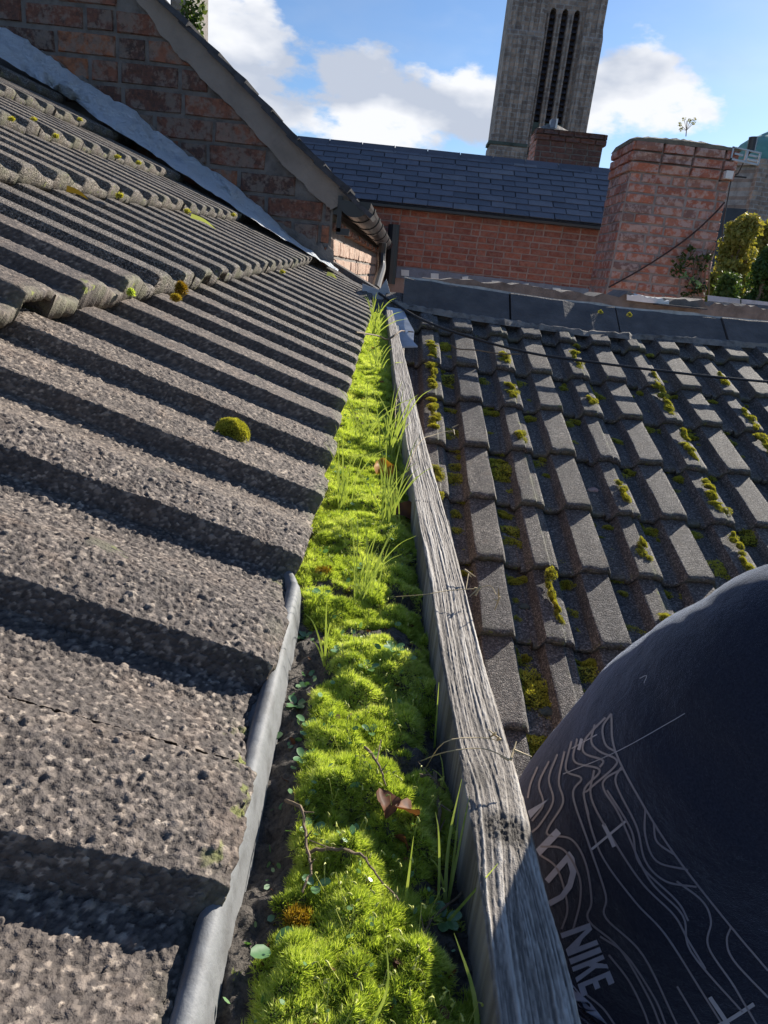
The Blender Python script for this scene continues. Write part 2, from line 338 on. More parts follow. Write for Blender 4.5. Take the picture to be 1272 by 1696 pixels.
# ------------------------------------------------------------------ left roof
E_ = V(-.03271, .99907, .028058); Nl = V(.427554, -.011387, .903918); Dl = V(.903398, .041563, -.426784)
SL = .255
Ol = Nl * (-SL)                       # origin of roof plane coords
LP = lambda e, d, n=0: Ol + E_ * e + Dl * d + Nl * n
lowb = EMP('low_building', 'near left building with a grey ribbed concrete tile roof rising to the silver flashing', 'building')
WT = .298; E0 = .255; GA = .372; LT = .43; SH = .10; TILT = .037
# profile across one tile as (fraction, height)
BF = np.array([0, .078, .098, .27, .45, .5]); BH = np.array([0, 0, .021, .0215, .003, 0])
PR_F = np.unique(np.concatenate([[0, .012, .988, 1]] + [(BF + .171 + q) for q in (-.5, 0, .5)])); PR_F = PR_F[(PR_F >= 0) & (PR_F <= 1)]
PR_H = np.interp((PR_F - .171) % .5, BF, BH); PR_H[[0, -1]] -= .0008
def tile_left(name, res, mat, seed, hollow=False):
    nu = max(14, int(WT / res)); nv = max(3, int(LT / res)) if res < .004 else max(5, int(LT / (res * 3)))
    fine = np.linspace(0, 1, 4001); hf = np.interp(fine, PR_F, PR_H); arc = np.concatenate([[0], np.cumsum(np.hypot(np.diff(fine) * WT, np.diff(hf)))])
    us = np.interp(np.linspace(0, arc[-1], max(nu, 26)), arc, fine); us = np.unique(np.concatenate([us, PR_F])) if res > .004 else us; sarc = np.interp(us, fine, arc); vs = np.linspace(0, LT, nv)
    vs = np.unique(np.concatenate([vs, [.003, .008]])); nu, nv = len(us), len(vs)
    Ug, Vg = np.meshgrid(us * WT, vs)
    wob = (fbm(Ug * 25 + seed, Vg * 20, seed) - .5) * .0028 if res < .02 else 0
    H = np.interp(np.clip((Ug + wob) / WT, 0, 1), PR_F, PR_H)
    # soften the rib corners
    H = H * .8 + .2 * np.interp(np.clip((Ug + wob) / WT, 0, 1), PR_F, np.convolve(np.pad(PR_H, 1, 'edge'), [.25, .5, .25], 'valid'))
    edge = np.clip(1 - Vg / .012, 0, 1); H = H - .004 * edge ** 2
    pid = np.full(Ug.shape, .5); cav = np.ones(Ug.shape)
    if res < .006:
        Sg = np.meshgrid(sarc, vs)[0]; Sg = Sg + (fbm(Ug * 200, Vg * 200, 3) - .5) * .002
        d1, i1 = worley(Sg + seed * 3.1, Vg + seed, .0025, seed); d2, i2 = worley(Sg, Vg, .0015, seed + 5); d3, i3 = worley(Sg, Vg, .0050, seed + 9)
        dome = lambda d: np.sqrt(np.clip(1 - d * d, 0, 1))
        big = (i3 > .86) * dome(d3 * 1.9); mid = (i1 > .30) * dome(d1 * 1.12)
        k = min(1, .0018 / res) if res > .0018 else 1
        H = H + k * (.0012 * mid + .0006 * dome(d2) + .0016 * big) - .0011
        pid = np.where(big > .3, i3 * .5 + h2(np.floor(i3 * 999), np.floor(i3 * 555), 3) * .5, np.where(mid > .35, (i1 * 7.13) % 1, i2 * .6))
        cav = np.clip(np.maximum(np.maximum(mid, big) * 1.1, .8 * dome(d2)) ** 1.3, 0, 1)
    H = H + (fbm(Ug * 60, Vg * 60, seed + 2) - .5) * .0009
    base = -TILT * Vg / GA
    X = Ug - E0 * 0; jag = (fbm(Ug * 90, Ug * 0 + seed, seed) - .5) * .006
    D = -Vg + jag * (Vg < .004)
    P = np.stack([X + SH * D, D, H + base], -1).reshape(-1, 3)
    nt_ = nu * nv; fs = grid_faces(nu, nv)[:, ::-1]
    # lower end face
    row0 = P[:nu].copy(); top0 = H[0] + base[0]
    bot = row0.copy(); t = .018
    bot[:, 2] = -t - .006 if not hollow else np.where(np.interp(us, PR_F, PR_H) > .016, top0 - .012, -.022)
    mid_ = (row0 + bot) / 2; mid_[:, 1] += .002 * (rng.random(nu) - .3); bot[:, 1] -= .001
    back = bot.copy(); back[:, 1] -= .14; back[:, 2] -= 0 if hollow else .0
    side = []
    P2 = np.concatenate([P, mid_, bot, back]); b0 = nt_
    i = np.arange(nu - 1)
    f2 = np.stack([i, b0 + i, b0 + i + 1, i + 1], 1)[:, ::-1]; f3 = np.stack([b0 + i, b0 + nu + i, b0 + nu + i + 1, b0 + i + 1], 1)[:, ::-1]; f4 = np.stack([b0 + nu + i, b0 + 2 * nu + i, b0 + 2 * nu + i + 1, b0 + nu + i + 1], 1)[:, ::-1]
    # side skirts
    j = np.arange(nv - 1); sk = []
    for col in (0, nu - 1):
        idx = np.arange(nv) * nu + col; low = P[idx].copy(); low[:, 2] -= .03; b1 = len(P2); P2 = np.concatenate([P2, low])
        q = np.stack([idx[j], idx[j + 1], b1 + j + 1, b1 + j], 1); sk.append(q if col == 0 else q[:, ::-1])
    fs = np.concatenate([fs, f2, f3, f4] + sk)
    me = MEN(name, P2, fs, mat, smooth=False)
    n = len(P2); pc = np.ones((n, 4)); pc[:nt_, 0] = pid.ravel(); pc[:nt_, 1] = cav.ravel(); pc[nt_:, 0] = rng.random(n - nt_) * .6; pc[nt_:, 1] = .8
    setcol(me, 'peb', pc); ec = np.zeros((n, 4)); ec[:nt_, 0] = np.clip(1 - Vg.ravel() / .02, 0, 1); ec[nt_:nt_ + 3 * nu, 0] = 1; setcol(me, 'edge', ec)
    return me
MA = Matrix.Identity(4)
for i in range(3): MA[i][0] = E_[i]; MA[i][1] = Dl[i]; MA[i][2] = Nl[i]
roofL = MB(); roofL.box((-.4, -3.2, -.12), (4.05, .02, -.078), (Ol, E_, Dl, Nl)); roofL = roofL.build('roof', M_dark, lowb)
mb = MB(); mb.prism([V(-3, -.6, -6), V(-.09, -.6, -6), V(-.09, -.6, -.35), V(-3, -.6, .8)], V(0, 4.5, 0)); mb.build('wall', M_mortarR, lowb)
STEPS = [.066, -.308, -.690, -1.050, -1.425, -1.80, -2.18, -2.56]
ENDE = [4.0, 4.0, 3.87, 3.70, 3.9, 3.9, 3.9, 3.9]
cache = {}
for k, d0 in enumerate(STEPS):
    for j in range(-1, 15):
        e = E0 + WT * j
        if e + SH * d0 > ENDE[k] - .1: continue
        near = e + WT * .5 if k == 0 else e + .6 * k
        res = .00082 if (k == 0 and j < 1) else .0013 if (near < .72) else   .0026 if near < 1.55 else .006 if near < 2.2 else .012
        hollow = (k, j) in ((0, 0), (0, 2), (1, 1), (1, 4))
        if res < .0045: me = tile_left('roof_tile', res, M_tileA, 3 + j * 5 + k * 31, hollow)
        else:
            key = (res, (j + k) % 3, hollow)
            if key not in cache: cache[key] = tile_left('roof_tile', res, M_tileB, 91 + (j + k) % 3 * 13, hollow)
            me = cache[key]
        o = OB('roof_tile', me, roofL)
        dj = random.uniform(-.004, .004) + (.005 if (k == 0 and j == -1) else 0) - (.0 if not (k == 0 and j == 0) else .004)
        T = MA.copy(); T.translation = LP(e + SH * (d0), d0 + dj, random.uniform(-.001, .001)); o.matrix_world = T @ Matrix.Rotation(random.uniform(-.004, .004) if k else 0, 4, 'Z')
# verge strips at the far end of the roof, running down to the lead valley
def strip_px(parent, name, p, q, Yp, Yq, w, h, mat):
    a = hitY(*p, Yp); b = hitY(*q, Yq); x = (b - a).normalized(); z = V(0, 0, 1); y = z.cross(x).normalized(); z = x.cross(y)
    m = MB(); m.box((0, -w / 2, -h), ((b - a).length, w / 2, 0), (a, x, y, z)); return m.build(name, mat, parent)
strip_px(lowb, 'verge_strip', (530, 433), (629, 496), 4.03, 3.75, .05, .035, M_cap)
strip_px(lowb, 'verge_strip', (538, 424), (626, 478), 4.10, 3.98, .04, .03, M_cap)

# ------------------------------------------------------------------ gutter, timber edge
ZB = lambda Y: -.24 + .0271 * (Y - .18)
def zhit(x, y, h=0):
    # on the sloping plane z = ZB(Y)+h
    return hitP(x, y, V(0, .18, -.24 + h), V(0, -.0271, 1).normalized())
bl = [(640, 513), (648, 573), (654, 628), (667, 694), (682, 794), (696, 882), (713.6, 974), (729.5, 1084), (753, 1205), (772, 1318), (788, 1416), (805, 1539), (822, 1680), (838, 1850), (860, 2100), (890, 2500)]
br = [(649.6, 513), (668.5, 584), (682.6, 639), (695, 694), (713.6, 762), (731, 825), (749, 889), (770, 970), (802, 1096), (833, 1198), (851, 1258), (869, 1325), (890, 1416), (911, 1497), (939, 1585), (963, 1690), (1010, 1850), (1080, 2100), (1180, 2500)]
BLx = sorted([(zhit(*p).y, zhit(*p).x) for p in bl]); BRx = sorted([(zhit(*p).y, zhit(*p).x) for p in br])
by, bx = np.array(BLx).T; ry, rx = np.array(BRx).T
BX = lambda y: np.interp(y, by, bx); RX = lambda y: np.interp(y, ry, rx)
YE = float(by[-1])
ys = [.07]
while ys[-1] < YE: ys.append(ys[-1] + max(.0009, .0032 * ys[-1]))
ys = np.array(ys[:-1] + [YE]); na = 64
kn = zhit(842, 1378); kny = kn.y; kn2 = zhit(812, 1290)
Y_, A_ = np.meshgrid(ys, np.linspace(0, 1, na), indexing='ij')
xl = BX(Y_); xr = RX(Y_); X_ = xl + (xr - xl) * A_
wx = X_ - xl                                # metres across
kx = kn.x
r2 = ((Y_ - kny) / .020) ** 2 + ((X_ - kx) / .014) ** 2; kk = np.exp(-r2)
r3 = ((Y_ - kn2.y) / .02) ** 2 + ((X_ - (kn2.x - .002)) / .009) ** 2
gcoord = wx + .0035 * np.exp(-r2 * .35) * np.sign(X_ - kx) - .004 * np.exp(-r3 * .5) + .0018 * np.sin(Y_ * 9) + .0010 * (fbm(Y_ * 18, wx * 50, 5) - .5) * 4 * .5
g1 = fbm(gcoord * 1700, Y_ * 26, 31, 3); g2 = fbm(gcoord * 620, Y_ * 9, 47, 2)
grain = np.clip((g1 * .55 + g2 * .45 - .28) * 2.4, 0, 1)
grain = np.clip(grain + (vnoise(X_ * 1800, Y_ * 500, 9) - .5) * .35, 0, 1)
cracks = np.clip((fbm(X_ * 60, Y_ * 260, 77, 3) - .66) * 8, 0, 1) * (vnoise(X_ * 0 + 1, Y_ * 9, 8) > .7)
knot = np.clip(1.25 * np.exp(-(((Y_ - kny + .25 * (X_ - kx)) / .0095) ** 2 + ((X_ - kx + .001) / .0115) ** 2) ** 1.6), 0, 1)
knot2 = .7 * np.exp(-(((Y_ - kn2.y) / .012) ** 2 + ((X_ - kn2.x + .006) / .006) ** 2))
Z_ = ZB(Y_) + (grain - .5) * .0013 - cracks * .0015 + .002 * np.exp(-r2 * .8) - .0016 * knot * vnoise(X_ * 900, Y_ * 900, 3) - .0012 * (np.clip(1 - A_ / .06, 0, 1) ** 2 + np.clip(1 - (1 - A_) / .06, 0, 1) ** 2)
top = np.stack([X_, Y_, Z_], -1); ny = len(ys)
Lb = top[:, 0].copy(); Lb[:, 2] -= .10; Rb = top[:, -1].copy(); Rb[:, 2] -= .10
allp = np.concatenate([Lb[:, None], top, Rb[:, None]], 1); nx = na + 2
me = MEN('board', allp.reshape(-1, 3), np.concatenate([grid_faces(nx, ny)]), M_wood)
gc = np.ones((ny, nx, 4)) * .4; gc[:, 1:-1, 0] = grain * (1 - .5 * cracks); gc[:, :, 1] = 0; gc[:, 1:-1, 1] = np.clip(.97 * knot * (.6 + .4 * np.clip(np.abs(np.sin(np.sqrt(r2) * 9 + g1 * 6)) * 1.4, 0, 1)) + knot2 + .7 * cracks, 0, 1); gc[:, 0, 0] = .06; gc[:, -1, 0] = .06  # board sides set near black, their shade put into the colour
setcol(me, 'grain', gc.reshape(-1, 4))
board = OB('gutter_board', me); TAG(board, 'weathered grey timber board on edge along the mossy gutter, big dark knot near the bottom', 'board')
mb = MB(); ex, ez = float(BX(YE)), ZB(YE); mb.box((ex, YE, ez - .1), (float(RX(YE)), YE + .002, ez - .001)); mb.build('board_end', M_wood, board)
# lower side wall beneath the board
mb = MB()
for k in range(12):
    y0 = -.6 + k * .3; y1 = y0 + .3
    f0 = max(y0, .1); f1 = max(y1, .1)
    mb.add([V(float(BX(f0)) + .004, y0, ZB(y0) - .09), V(float(BX(f1)) + .004, y1, ZB(y1) - .09), V(float(BX(f1)) + .004, y1, -6), V(float(BX(f0)) + .004, y0, -6)], [(0, 3, 2, 1)])
mb.build('side_wall', M_mortarR, lowb)

# eaves liner: rolled lip, drop and gutter floor
LX = ([.10, .20, .262, .383, .472, .53, 3.0], [-.0460, -.0500, -.0522, -.0578, -.0625, -.086, -.152])
def lip_x(Y): return float(np.interp(Y, *LX))
prof = [(-.03, -.012), (-.0085, -.0105), (-.0078, -.008), (-.0066, -.005), (-.0045, -.003), (-.002, -.0022), (0.0005, -.0030), (.0024, -.0058), (.0034, -.010), (.0055, -.024), (.006, -.040), (.010, -.047), (.020, -.049), (.13, -.050)]
lys = np.concatenate([np.arange(.08, 1.2, .004), np.arange(1.2, 3.3, .03)])
P = []
for y in lys:
    x0 = lip_x(y); wr = (vnoise(np.array([y * 60.]), np.array([1.]), 3)[0] - .5) * .0003; cr_ = -.0007 * (vnoise(np.array([round(y / .004) * 7.7]), np.array([3.]), 4)[0] > .86)
    for i, (a, h) in enumerate(prof):
        P.append((x0 + a + (wr + cr_ if i < 9 else wr * .5), y, ZB(y) - .004 + h + (cr_ if 2 < i < 8 else 0)))
liner = OB('gutter_liner', MEN('gutter_liner', np.array(P), grid_faces(len(prof), len(lys)), M_liner, True)); TAG(liner, 'grey lining sheet rolled over at the tile edge and dropping into the mossy gutter', 'gutter lining')

# soil and moss surface in the gutter
def gut(a, Y, h): x0 = np.interp(Y, *LX) + .006; return x0 + (BX(Y) - x0) * a
def pxg(x, y, h=-.03):
    P = zhit(x, y, h); x0 = lip_x(P.y) + .006; return (P.x - x0) / (float(BX(P.y)) - x0), P.y
domes = []
for (x, y, rpx, hh, sq) in [(618, 1085, 68, .012, 1.0), (600, 1195, 75, .011, .8), (595, 1300, 95, .012, .7), (665, 1300, 60, .010, .7), (555, 1375, 70, .012, .8), (650, 1390, 75, .007, .8), (560, 1440, 80, .013, .9), (620, 1480, 85, .012, .9), (600, 1590, 130, .018, .9), (690, 1620, 60, .010, 1), (530, 1680, 110, .012, 1),
                            (560, 1005, 60, .009, .8), (650, 1010, 55, .008, .8), (545, 930, 50, .008, .8), (630, 925, 60, .010, .7), (600, 860, 60, .008, .8), (570, 1140, 50, .008, .9), (650, 1145, 60, .006, 1), (610, 790, 50, .006, 1), (480, 1560, 40, .008, 1), (1240, 9999, 1, 0, 1)]:
    if y > 2000: continue
    P = zhit(x, y, -.02); z = P.dot(FW); domes.append((P.x, P.y, rpx * z / F_, hh, sq))
def gh(a, Y):
    """height of moss surface below board top; also moss mask"""
    X = gut(a, Y, 0)
    n = fbm(X * 38 + 3, Y * 38, 21, 4); n2 = fbm(X * 120, Y * 120, 5, 3)
    far = np.clip((Y - .4) / 2.2, 0, 1)
    h = -.030 + (n - .45) * .022 + (n2 - .45) * .014 - .004 * far + .02 * np.clip(.35 - a, 0, 1) * far
    h = h + .006 * np.sin(Y * 55 + 9 * n) * (Y < 1.3) * np.clip(a, 0, 1)
    m = (n - .40) * 3 + .35
    for (dx, dy, r, hh, sq) in domes:
        q = ((X - dx) / r) ** 2 + ((Y - dy) / (r * sq)) ** 2; g = np.clip(1 - q, 0, 1) ** .5; h = h + hh * .36 * g; m = np.maximum(m, 1.1 * (g > .15))
    bare = np.clip((.24 - a) / .14, 0, 1) * np.clip((.50 - Y) / .1, 0, 1); m = m - 1.0 * bare + .5 * (n2 - .45) * 2; h = h - .006 * bare
    m = np.where((Y > .52), np.maximum(m, .55 + .6 * (n2 - .4)), m)
    h = h - .010 * np.clip((a - .82) / .15, 0, 1) + .002
    return np.minimum(h, -.006), m
sy = [.085]
while sy[-1] < 3.05: sy.append(sy[-1] + max(.0015, .006 * sy[-1]))
sy = np.array(sy); sa = np.linspace(-.02, 1.01, 70)
Yg, Ag = np.meshgrid(sy, sa, indexing='ij'); hg, mg = gh(Ag, Yg)
d1, i1 = worley(gut(Ag, Yg, 0), Yg, .0035, 3)
Zg = ZB(Yg) + hg + .0014 * np.sqrt(np.clip(1 - d1 * d1, 0, 1)) * (mg < .6)
soil = OB('gutter_soil', MEN('gutter_soil', np.stack([gut(Ag, Yg, 0), Yg, Zg], -1).reshape(-1, 3), grid_faces(len(sa), len(sy)), M_soil)); TAG(soil, 'dark wet grit and soil filling the gutter beneath the moss', 'soil', kind='stuff')

def blades(base, direc, length, width, mat, name, var, bend=.25, segs=1):
    """thin triangles (segs=1) or bent strips; base (n,3), direc (n,3) unit, var (n,)"""
    n = len(base); side = np.cross(direc, rng.normal(size=(n, 3))); side /= np.linalg.norm(side, axis=1)[:, None] + 1e-9
    if segs == 1:
        v = np.stack([base - side * width[:, None] / 2, base + side * width[:, None] / 2, base + direc * length[:, None]], 1).reshape(-1, 3)
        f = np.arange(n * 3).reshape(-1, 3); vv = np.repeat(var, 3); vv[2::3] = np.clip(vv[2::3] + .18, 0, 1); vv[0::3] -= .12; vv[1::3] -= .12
    me = MEN(name, v, f, mat); c = np.ones((len(v), 4)); c[:, 0] = np.clip(vv, 0, 1); setcol(me, 'var', c); return me
# moss shoots
Yr = []; Ar = []
def samp(n, y0, y1): Yr.append(rng.random(n) * (y1 - y0) + y0); Ar.append(rng.random(n) * .97 + .02)
samp(34000, .12, .30); samp(34000, .30, .55); samp(30000, .55, 1.0); samp(26000, 1.0, 1.8); samp(14000, 1.8, 3.0)
Yr = np.concatenate(Yr); Ar = np.concatenate(Ar); h, m = gh(Ar, Yr); keep = (m + (rng.random(len(m)) - .5) * .25) > .5; Yr, Ar, h = Yr[keep], Ar[keep], h[keep]
Xr = gut(Ar, Yr, 0); e = .002; hx, _ = gh(Ar + .02, Yr); hy, _ = gh(Ar, Yr + e)
nrm = np.stack([-(hx - h) / (gut(Ar + .02, Yr, 0) - Xr + 1e-6), -(hy - h) / e, np.ones_like(h)], 1); nrm /= np.linalg.norm(nrm, axis=1)[:, None]
B = np.stack([Xr, Yr, ZB(Yr) + h], 1); nb = 5
tone = fbm(Xr * 45, Yr * 45, 63, 4) * .95 + rng.random(len(Xr)) * .38 - .04
B5 = np.repeat(B, nb, 0); N5 = np.repeat(nrm, nb, 0) + rng.normal(size=(len(B) * nb, 3)) * .42; N5 /= np.linalg.norm(N5, axis=1)[:, None]
sc = np.clip(.6 + Yr * .9, .7, 2.6); ln = np.repeat((.0032 + .0022 * rng.random(len(B))) * sc, nb); wd = np.repeat(.00075 * sc, nb)
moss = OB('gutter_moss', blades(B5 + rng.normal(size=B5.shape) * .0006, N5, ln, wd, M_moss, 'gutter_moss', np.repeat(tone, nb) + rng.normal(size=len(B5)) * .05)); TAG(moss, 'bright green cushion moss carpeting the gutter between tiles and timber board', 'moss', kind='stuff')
# spore stalks
mb = MB()
for i in range(330):
    y = .14 + rng.random() ** 1.5 * .5; a = .35 + rng.random() * .58; hh, mm = gh(np.array([a]), np.array([y]))
    if mm[0] < .5: continue
    b = V(float(gut(a, y, 0)), y, ZB(y) + hh[0]); l = .008 + rng.random() * .008; d = V(rng.normal() * .3, rng.normal() * .3, 1).normalized(); s = V(rng.normal(), rng.normal(), 0).normalized()
    p3 = b + d * l; mb.tube([b, b + d * l * .6, p3, p3 + s * .0012 - V(0, 0, .0004), p3 + s * .0019 - V(0, 0, .0014)], [.00016, .00015, .00015, .0004, .0006], 4)
o = mb.build('moss_stalks', M_straw); me = o.data; me.materials.clear(); me.materials.append(mat_simple('moss_stalk', (.42, .44, .10), .5, .3, 300, 0)); TAG(o, 'thin nodding spore stalks standing out of the gutter moss', 'moss', kind='stuff')

def strip_blade(mb, pts, w, up=None):
    pts = crv(pts, 4); n = len(pts); vs = []
    for i, p in enumerate(pts):
        t = (pts[min(i + 1, n - 1)] - pts[max(i - 1, 0)]).normalized(); s = t.cross(p.normalized()).normalized()
        k = w * (1 - (i / (n - 1)) ** 1.6) * .5 + .00008; vs += [p - s * k, p + s * k + t.cross(s) * k * .5]
    mb.add(vs, [(2 * i, 2 * i + 1, 2 * i + 3, 2 * i + 2) for i in range(n - 1)])
def varcol(o, f=None):
    n = len(o.data.vertices); c = np.ones((n, 4)); c[:, 0] = np.clip(.45 + rng.normal(size=n) * .12, 0, 1) if f is None else f; setcol(o.data, 'var', c)
# grass tufts: base pixel, number, height m, label
def ground(x, y): P = zhit(x, y, -.034); a, yy = pxg(x, y, -.034); hh, _ = gh(np.array([a]), np.array([P.y])); return V(P.x, P.y, ZB(P.y) + hh[0] - .001)
def tuft(x, y, n, hgt, w, label, spread=.5, lean=(0, 0)):
    b = ground(x, y); mb = MB()
    for i in range(n):
        d = V(rng.normal() * spread + lean[0], rng.normal() * spread * .7 + lean[1], 1).normalized(); l = hgt * rng.uniform(.5, 1.1); q = b + V(rng.normal(), rng.normal(), 0) * hgt * .06
        dr = V(d.x, d.y, -.25) * l * .4; strip_blade(mb, [q, q + d * l * .45, q + d * l * .8 + dr * .35, q + d * l + dr], w)
    o = mb.build('grass_tuft', M_grass); varcol(o); return TAG(o, label, 'grass', 'grass tufts growing in the mossy gutter')
tuft(598, 1010, 22, .075, .0009, 'nearest big tuft of grass in the gutter, its blades fanning above round moss cushion', .30, (.05, .15))
tuft(640, 880, 26, .10, .0012, 'thick grass tuft in mid gutter behind the orange leaf', .26, (.0, .1))
tuft(570, 850, 12, .10, .0012, 'thin grass tuft near the tile edge in mid gutter', .22, (0, .05))
tuft(645, 760, 22, .12, .0017, 'grass tuft leaning at the board two thirds along the gutter', .25, (.05, 0))
tuft(603, 740, 14, .10, .0016, 'small grass tuft by the tile edge two thirds along the gutter', .25)
tuft(625, 620, 12, .09, .0024, 'short grass tuft towards the far end of the gutter', .4, (.1, 0))
tuft(618, 560, 14, .12, .0035, 'yellow green grass tuft at the far end of the gutter', .4, (.1, 0))
tuft(620, 535, 12, .12, .0035, 'last grass tuft of the gutter, under the verge tile', .4, (.15, 0))
tuft(538, 1110, 4, .045, .0012, 'few grass blades by the grey rolled liner', .2)
tuft(735, 1490, 4, .055, .0012, 'upright green shoots beside the board near the bottom', .22, (0, .2))
tuft(745, 1330, 5, .03, .0009, 'short green shoots in the board shadow above the twigs', .4)
# lone long blades, placed from base to tip
def blade(p, q, w, hq, label, bow=(0, 0)):
    a = ground(*p); b = zhit(*q, hq); m_ = (a + b) / 2 + CR * bow[0] + CU * bow[1]; mb = MB(); strip_blade(mb, [a, m_, b], w); o = mb.build('tall_grass', M_grass); varcol(o); TAG(o, label, 'grass')
blade((738, 1500), (765, 1290), .0017, .012, 'tall green shoot crossing the board edge left of the knot', (-.002, .002))
blade((735, 1530), (825, 1430), .0013, .010, 'straight green blade slanting over the board below the knot')
blade((790, 1760), (752, 1545), .0022, .006, 'broad pale green blade beside the board at the very bottom', (.003, 0))
blade((600, 1760), (640, 1560), .0012, .012, 'thin curved blade over the bottom moss cushion', (.004, 0))
blade((668, 1520), (685, 1385), .0013, .008, 'pale blade rising right of the dead brown leaves')
blade((538, 1085), (541, 990), .0014, .02, 'single upright blade left of the round moss cushion')
blade((722, 1225), (727, 1130), .0012, .012, 'small upright blade against the board shadow')
# seed stems arching over the board
STEML = ['dry seed stem reaching straight across the middle of the board', 'forked tip of the seed stem right of the board over the tiles', 'tiny side sprig on the stem crossing the board', 'seed stem leaning from the mid gutter grass to the right over the board', 'brown seed head standing in front of the board far along', 'upper of two arched straws over the board above the knot', 'lower of two arched straws over the board above the knot']
for pts in [[(640, 1000), (700, 985), (745, 978), (790, 975)], [(790, 975), (812, 970), (822, 985)], [(772, 975), (776, 950)], [(640, 880), (690, 740), (720, 720), (752, 712)], [(668, 760), (655, 700), (657, 660)], [(690, 1280), (740, 1245), (800, 1240), (845, 1258)], [(700, 1290), (735, 1230), (790, 1222), (820, 1225)]]:
    mb = MB(); P = [zhit(x, y, .006 + .002 * i) for i, (x, y) in enumerate(pts)]; P[0] = ground(*pts[0]) if pts[0][0] < 745 else P[0]; P = crv(P, 4); k = max(.0003, .0006 * P[0].length); mb.tube(P, k, 5)
    e_ = P[-1]
    for j in range(3): mb.tube([e_ + V(rng.normal(), rng.normal(), rng.normal()) * .002, e_ + V(rng.normal(), rng.normal(), rng.normal()) * .004], [k * 2.6, k], 5)
    TAG(mb.build('dry_stem', M_straw), STEML.pop(0), 'stem')
# twigs
def twig(pts, r, label, h=.008):
    P = []
    for i, (x, y) in enumerate(pts): g = ground(x, y); P.append(g + V(0, 0, h * (.6 + .8 * rng.random())))
    P = crv(P, 5); P = [p + V(rng.normal(), rng.normal(), rng.normal()) * .0004 for p in P]; mb = MB(); mb.tube(P, [r * (1.1 - .6 * i / len(P)) for i in range(len(P))], 6)
    for j in range(3): p = P[int(len(P) * (.25 + .22 * j))]; mb.tube([p, p + V(rng.normal() * .006, rng.normal() * .006, .003)], [r * .6, r * .25], 5)
    TAG(mb.build('twig', M_twig), label, 'twig')
twig([(472, 1345), (498, 1385), (504, 1440), (512, 1490), (495, 1525)], .0009, 'dark twig lying down the left side of the moss near the bottom')
twig([(505, 1440), (545, 1455), (590, 1475), (610, 1500), (655, 1540)], .0008, 'curved twig crossing the moss from left to right near the bottom')
twig([(716, 1310), (722, 1370), (726, 1430), (728, 1480)], .0012, 'thick pale twig standing beside the board by the dead leaves')
twig([(600, 1280), (618, 1330), (632, 1355)], .0008, 'small broken twig above the dead leaves')
twig([(690, 1330), (712, 1335), (735, 1328)], .0007, 'short pale forked twig touching the thick twig')
twig([(770, 1470), (705, 1560), (700, 1640)], .0006, 'thin twig along the board foot at the bottom')
# chickweed leaves and bits of litter scattered over the moss
def scatter(n, y0, y1, size, mat, name, label, cat, lift, flat=.5):
    yy = y0 + rng.random(n) ** 1.3 * (y1 - y0); aa = .03 + rng.random(n) * .9; hh, mm = gh(aa, yy); B = np.stack([gut(aa, yy, 0), yy, ZB(yy) + hh + lift], 1); sz = size * (.5 + rng.random(n)) * np.clip(.7 + yy * .9, .7, 2.4)
    d = rng.normal(size=(n, 3)); d[:, 2] = np.abs(d[:, 2]) * flat; d /= np.linalg.norm(d, axis=1)[:, None]; p = np.cross(d, rng.normal(size=(n, 3)) + [0, 0, 1.5]); p /= np.linalg.norm(p, axis=1)[:, None]
    q = lambda u, w: B + d * (sz * u)[:, None] + p * (sz * w)[:, None]
    v = np.stack([q(0, 0), q(.3, .28), q(.7, .3), q(1, 0), q(.7, -.3), q(.3, -.28)], 1).reshape(-1, 3); f = np.arange(n)[:, None] * 6; f = np.concatenate([f + [0, 1, 2, 3], f + [0, 3, 4, 5]])
    me = MEN(name, v, f, mat); c = np.ones((6 * n, 4)); c[:, 0] = np.repeat(rng.random(n), 6); setcol(me, 'var', c); TAG(OB(name, me), label, cat, None, 'stuff')
scatter(900, .15, 2.6, .0038, M_seed, 'chickweed_leaves', 'tiny pale green weed leaves scattered all over the gutter moss', 'weeds', .003)
scatter(420, .14, 2.2, .0050, M_dead, 'leaf_litter', 'small brown bits of leaf litter lying in the gutter moss', 'leaf litter', .001, .25)
# dead leaves
def leaf(P, size, mat, label, rot, name='dead_leaf', cat='leaf', curl=.4):
    n = 7; vs = []; fs = []
    for i in range(n):
        t = i / (n - 1); w = math.sin(math.pi * min(1, t * .97 + .02)) ** .8 * .42
        for j in (-1, -.5, 0, .5, 1): vs.append(V(w * j + rng.normal() * .02, t - .5, curl * (abs(j) ** 1.5) * w * 1.6 + .12 * math.sin(5 * t) + rng.normal() * .03) * size)
    for i in range(n - 1):
        for j in range(4): a = i * 5 + j; fs.append((a, a + 1, a + 6, a + 5))
    o = OB(name, ME(name, vs, fs, mat, True), None, P, rot); varcol(o, np.clip(.4 + rng.normal(size=n * 5) * .25, 0, 1)); TAG(o, label, cat); return o
leaf(ground(628, 1385) + V(0, 0, .009), .015, M_dead, 'curled dark brown dead leaf on the moss, left of a pair', (.6, .3, .5))
leaf(ground(665, 1395) + V(0, 0, .008), .014, M_dead, 'crumpled red brown dead leaf on the moss, right of a pair', (.9, .2, 2.0))
leaf(ground(660, 1420) + V(0, 0, .006), .011, M_dead, 'small folded dead leaf just below the brown pair', (.3, .8, 1.0))
leaf(ground(632, 795) + V(0, 0, .016), .032, M_orange, 'bright orange autumn leaf standing among the grass in the gutter', (1.1, .1, .2), 'autumn_leaf')
leaf(ground(665, 860) + V(0, 0, .012), .034, M_dead, 'brown dead leaf by the board in mid gutter', (.5, -.3, 1.4))
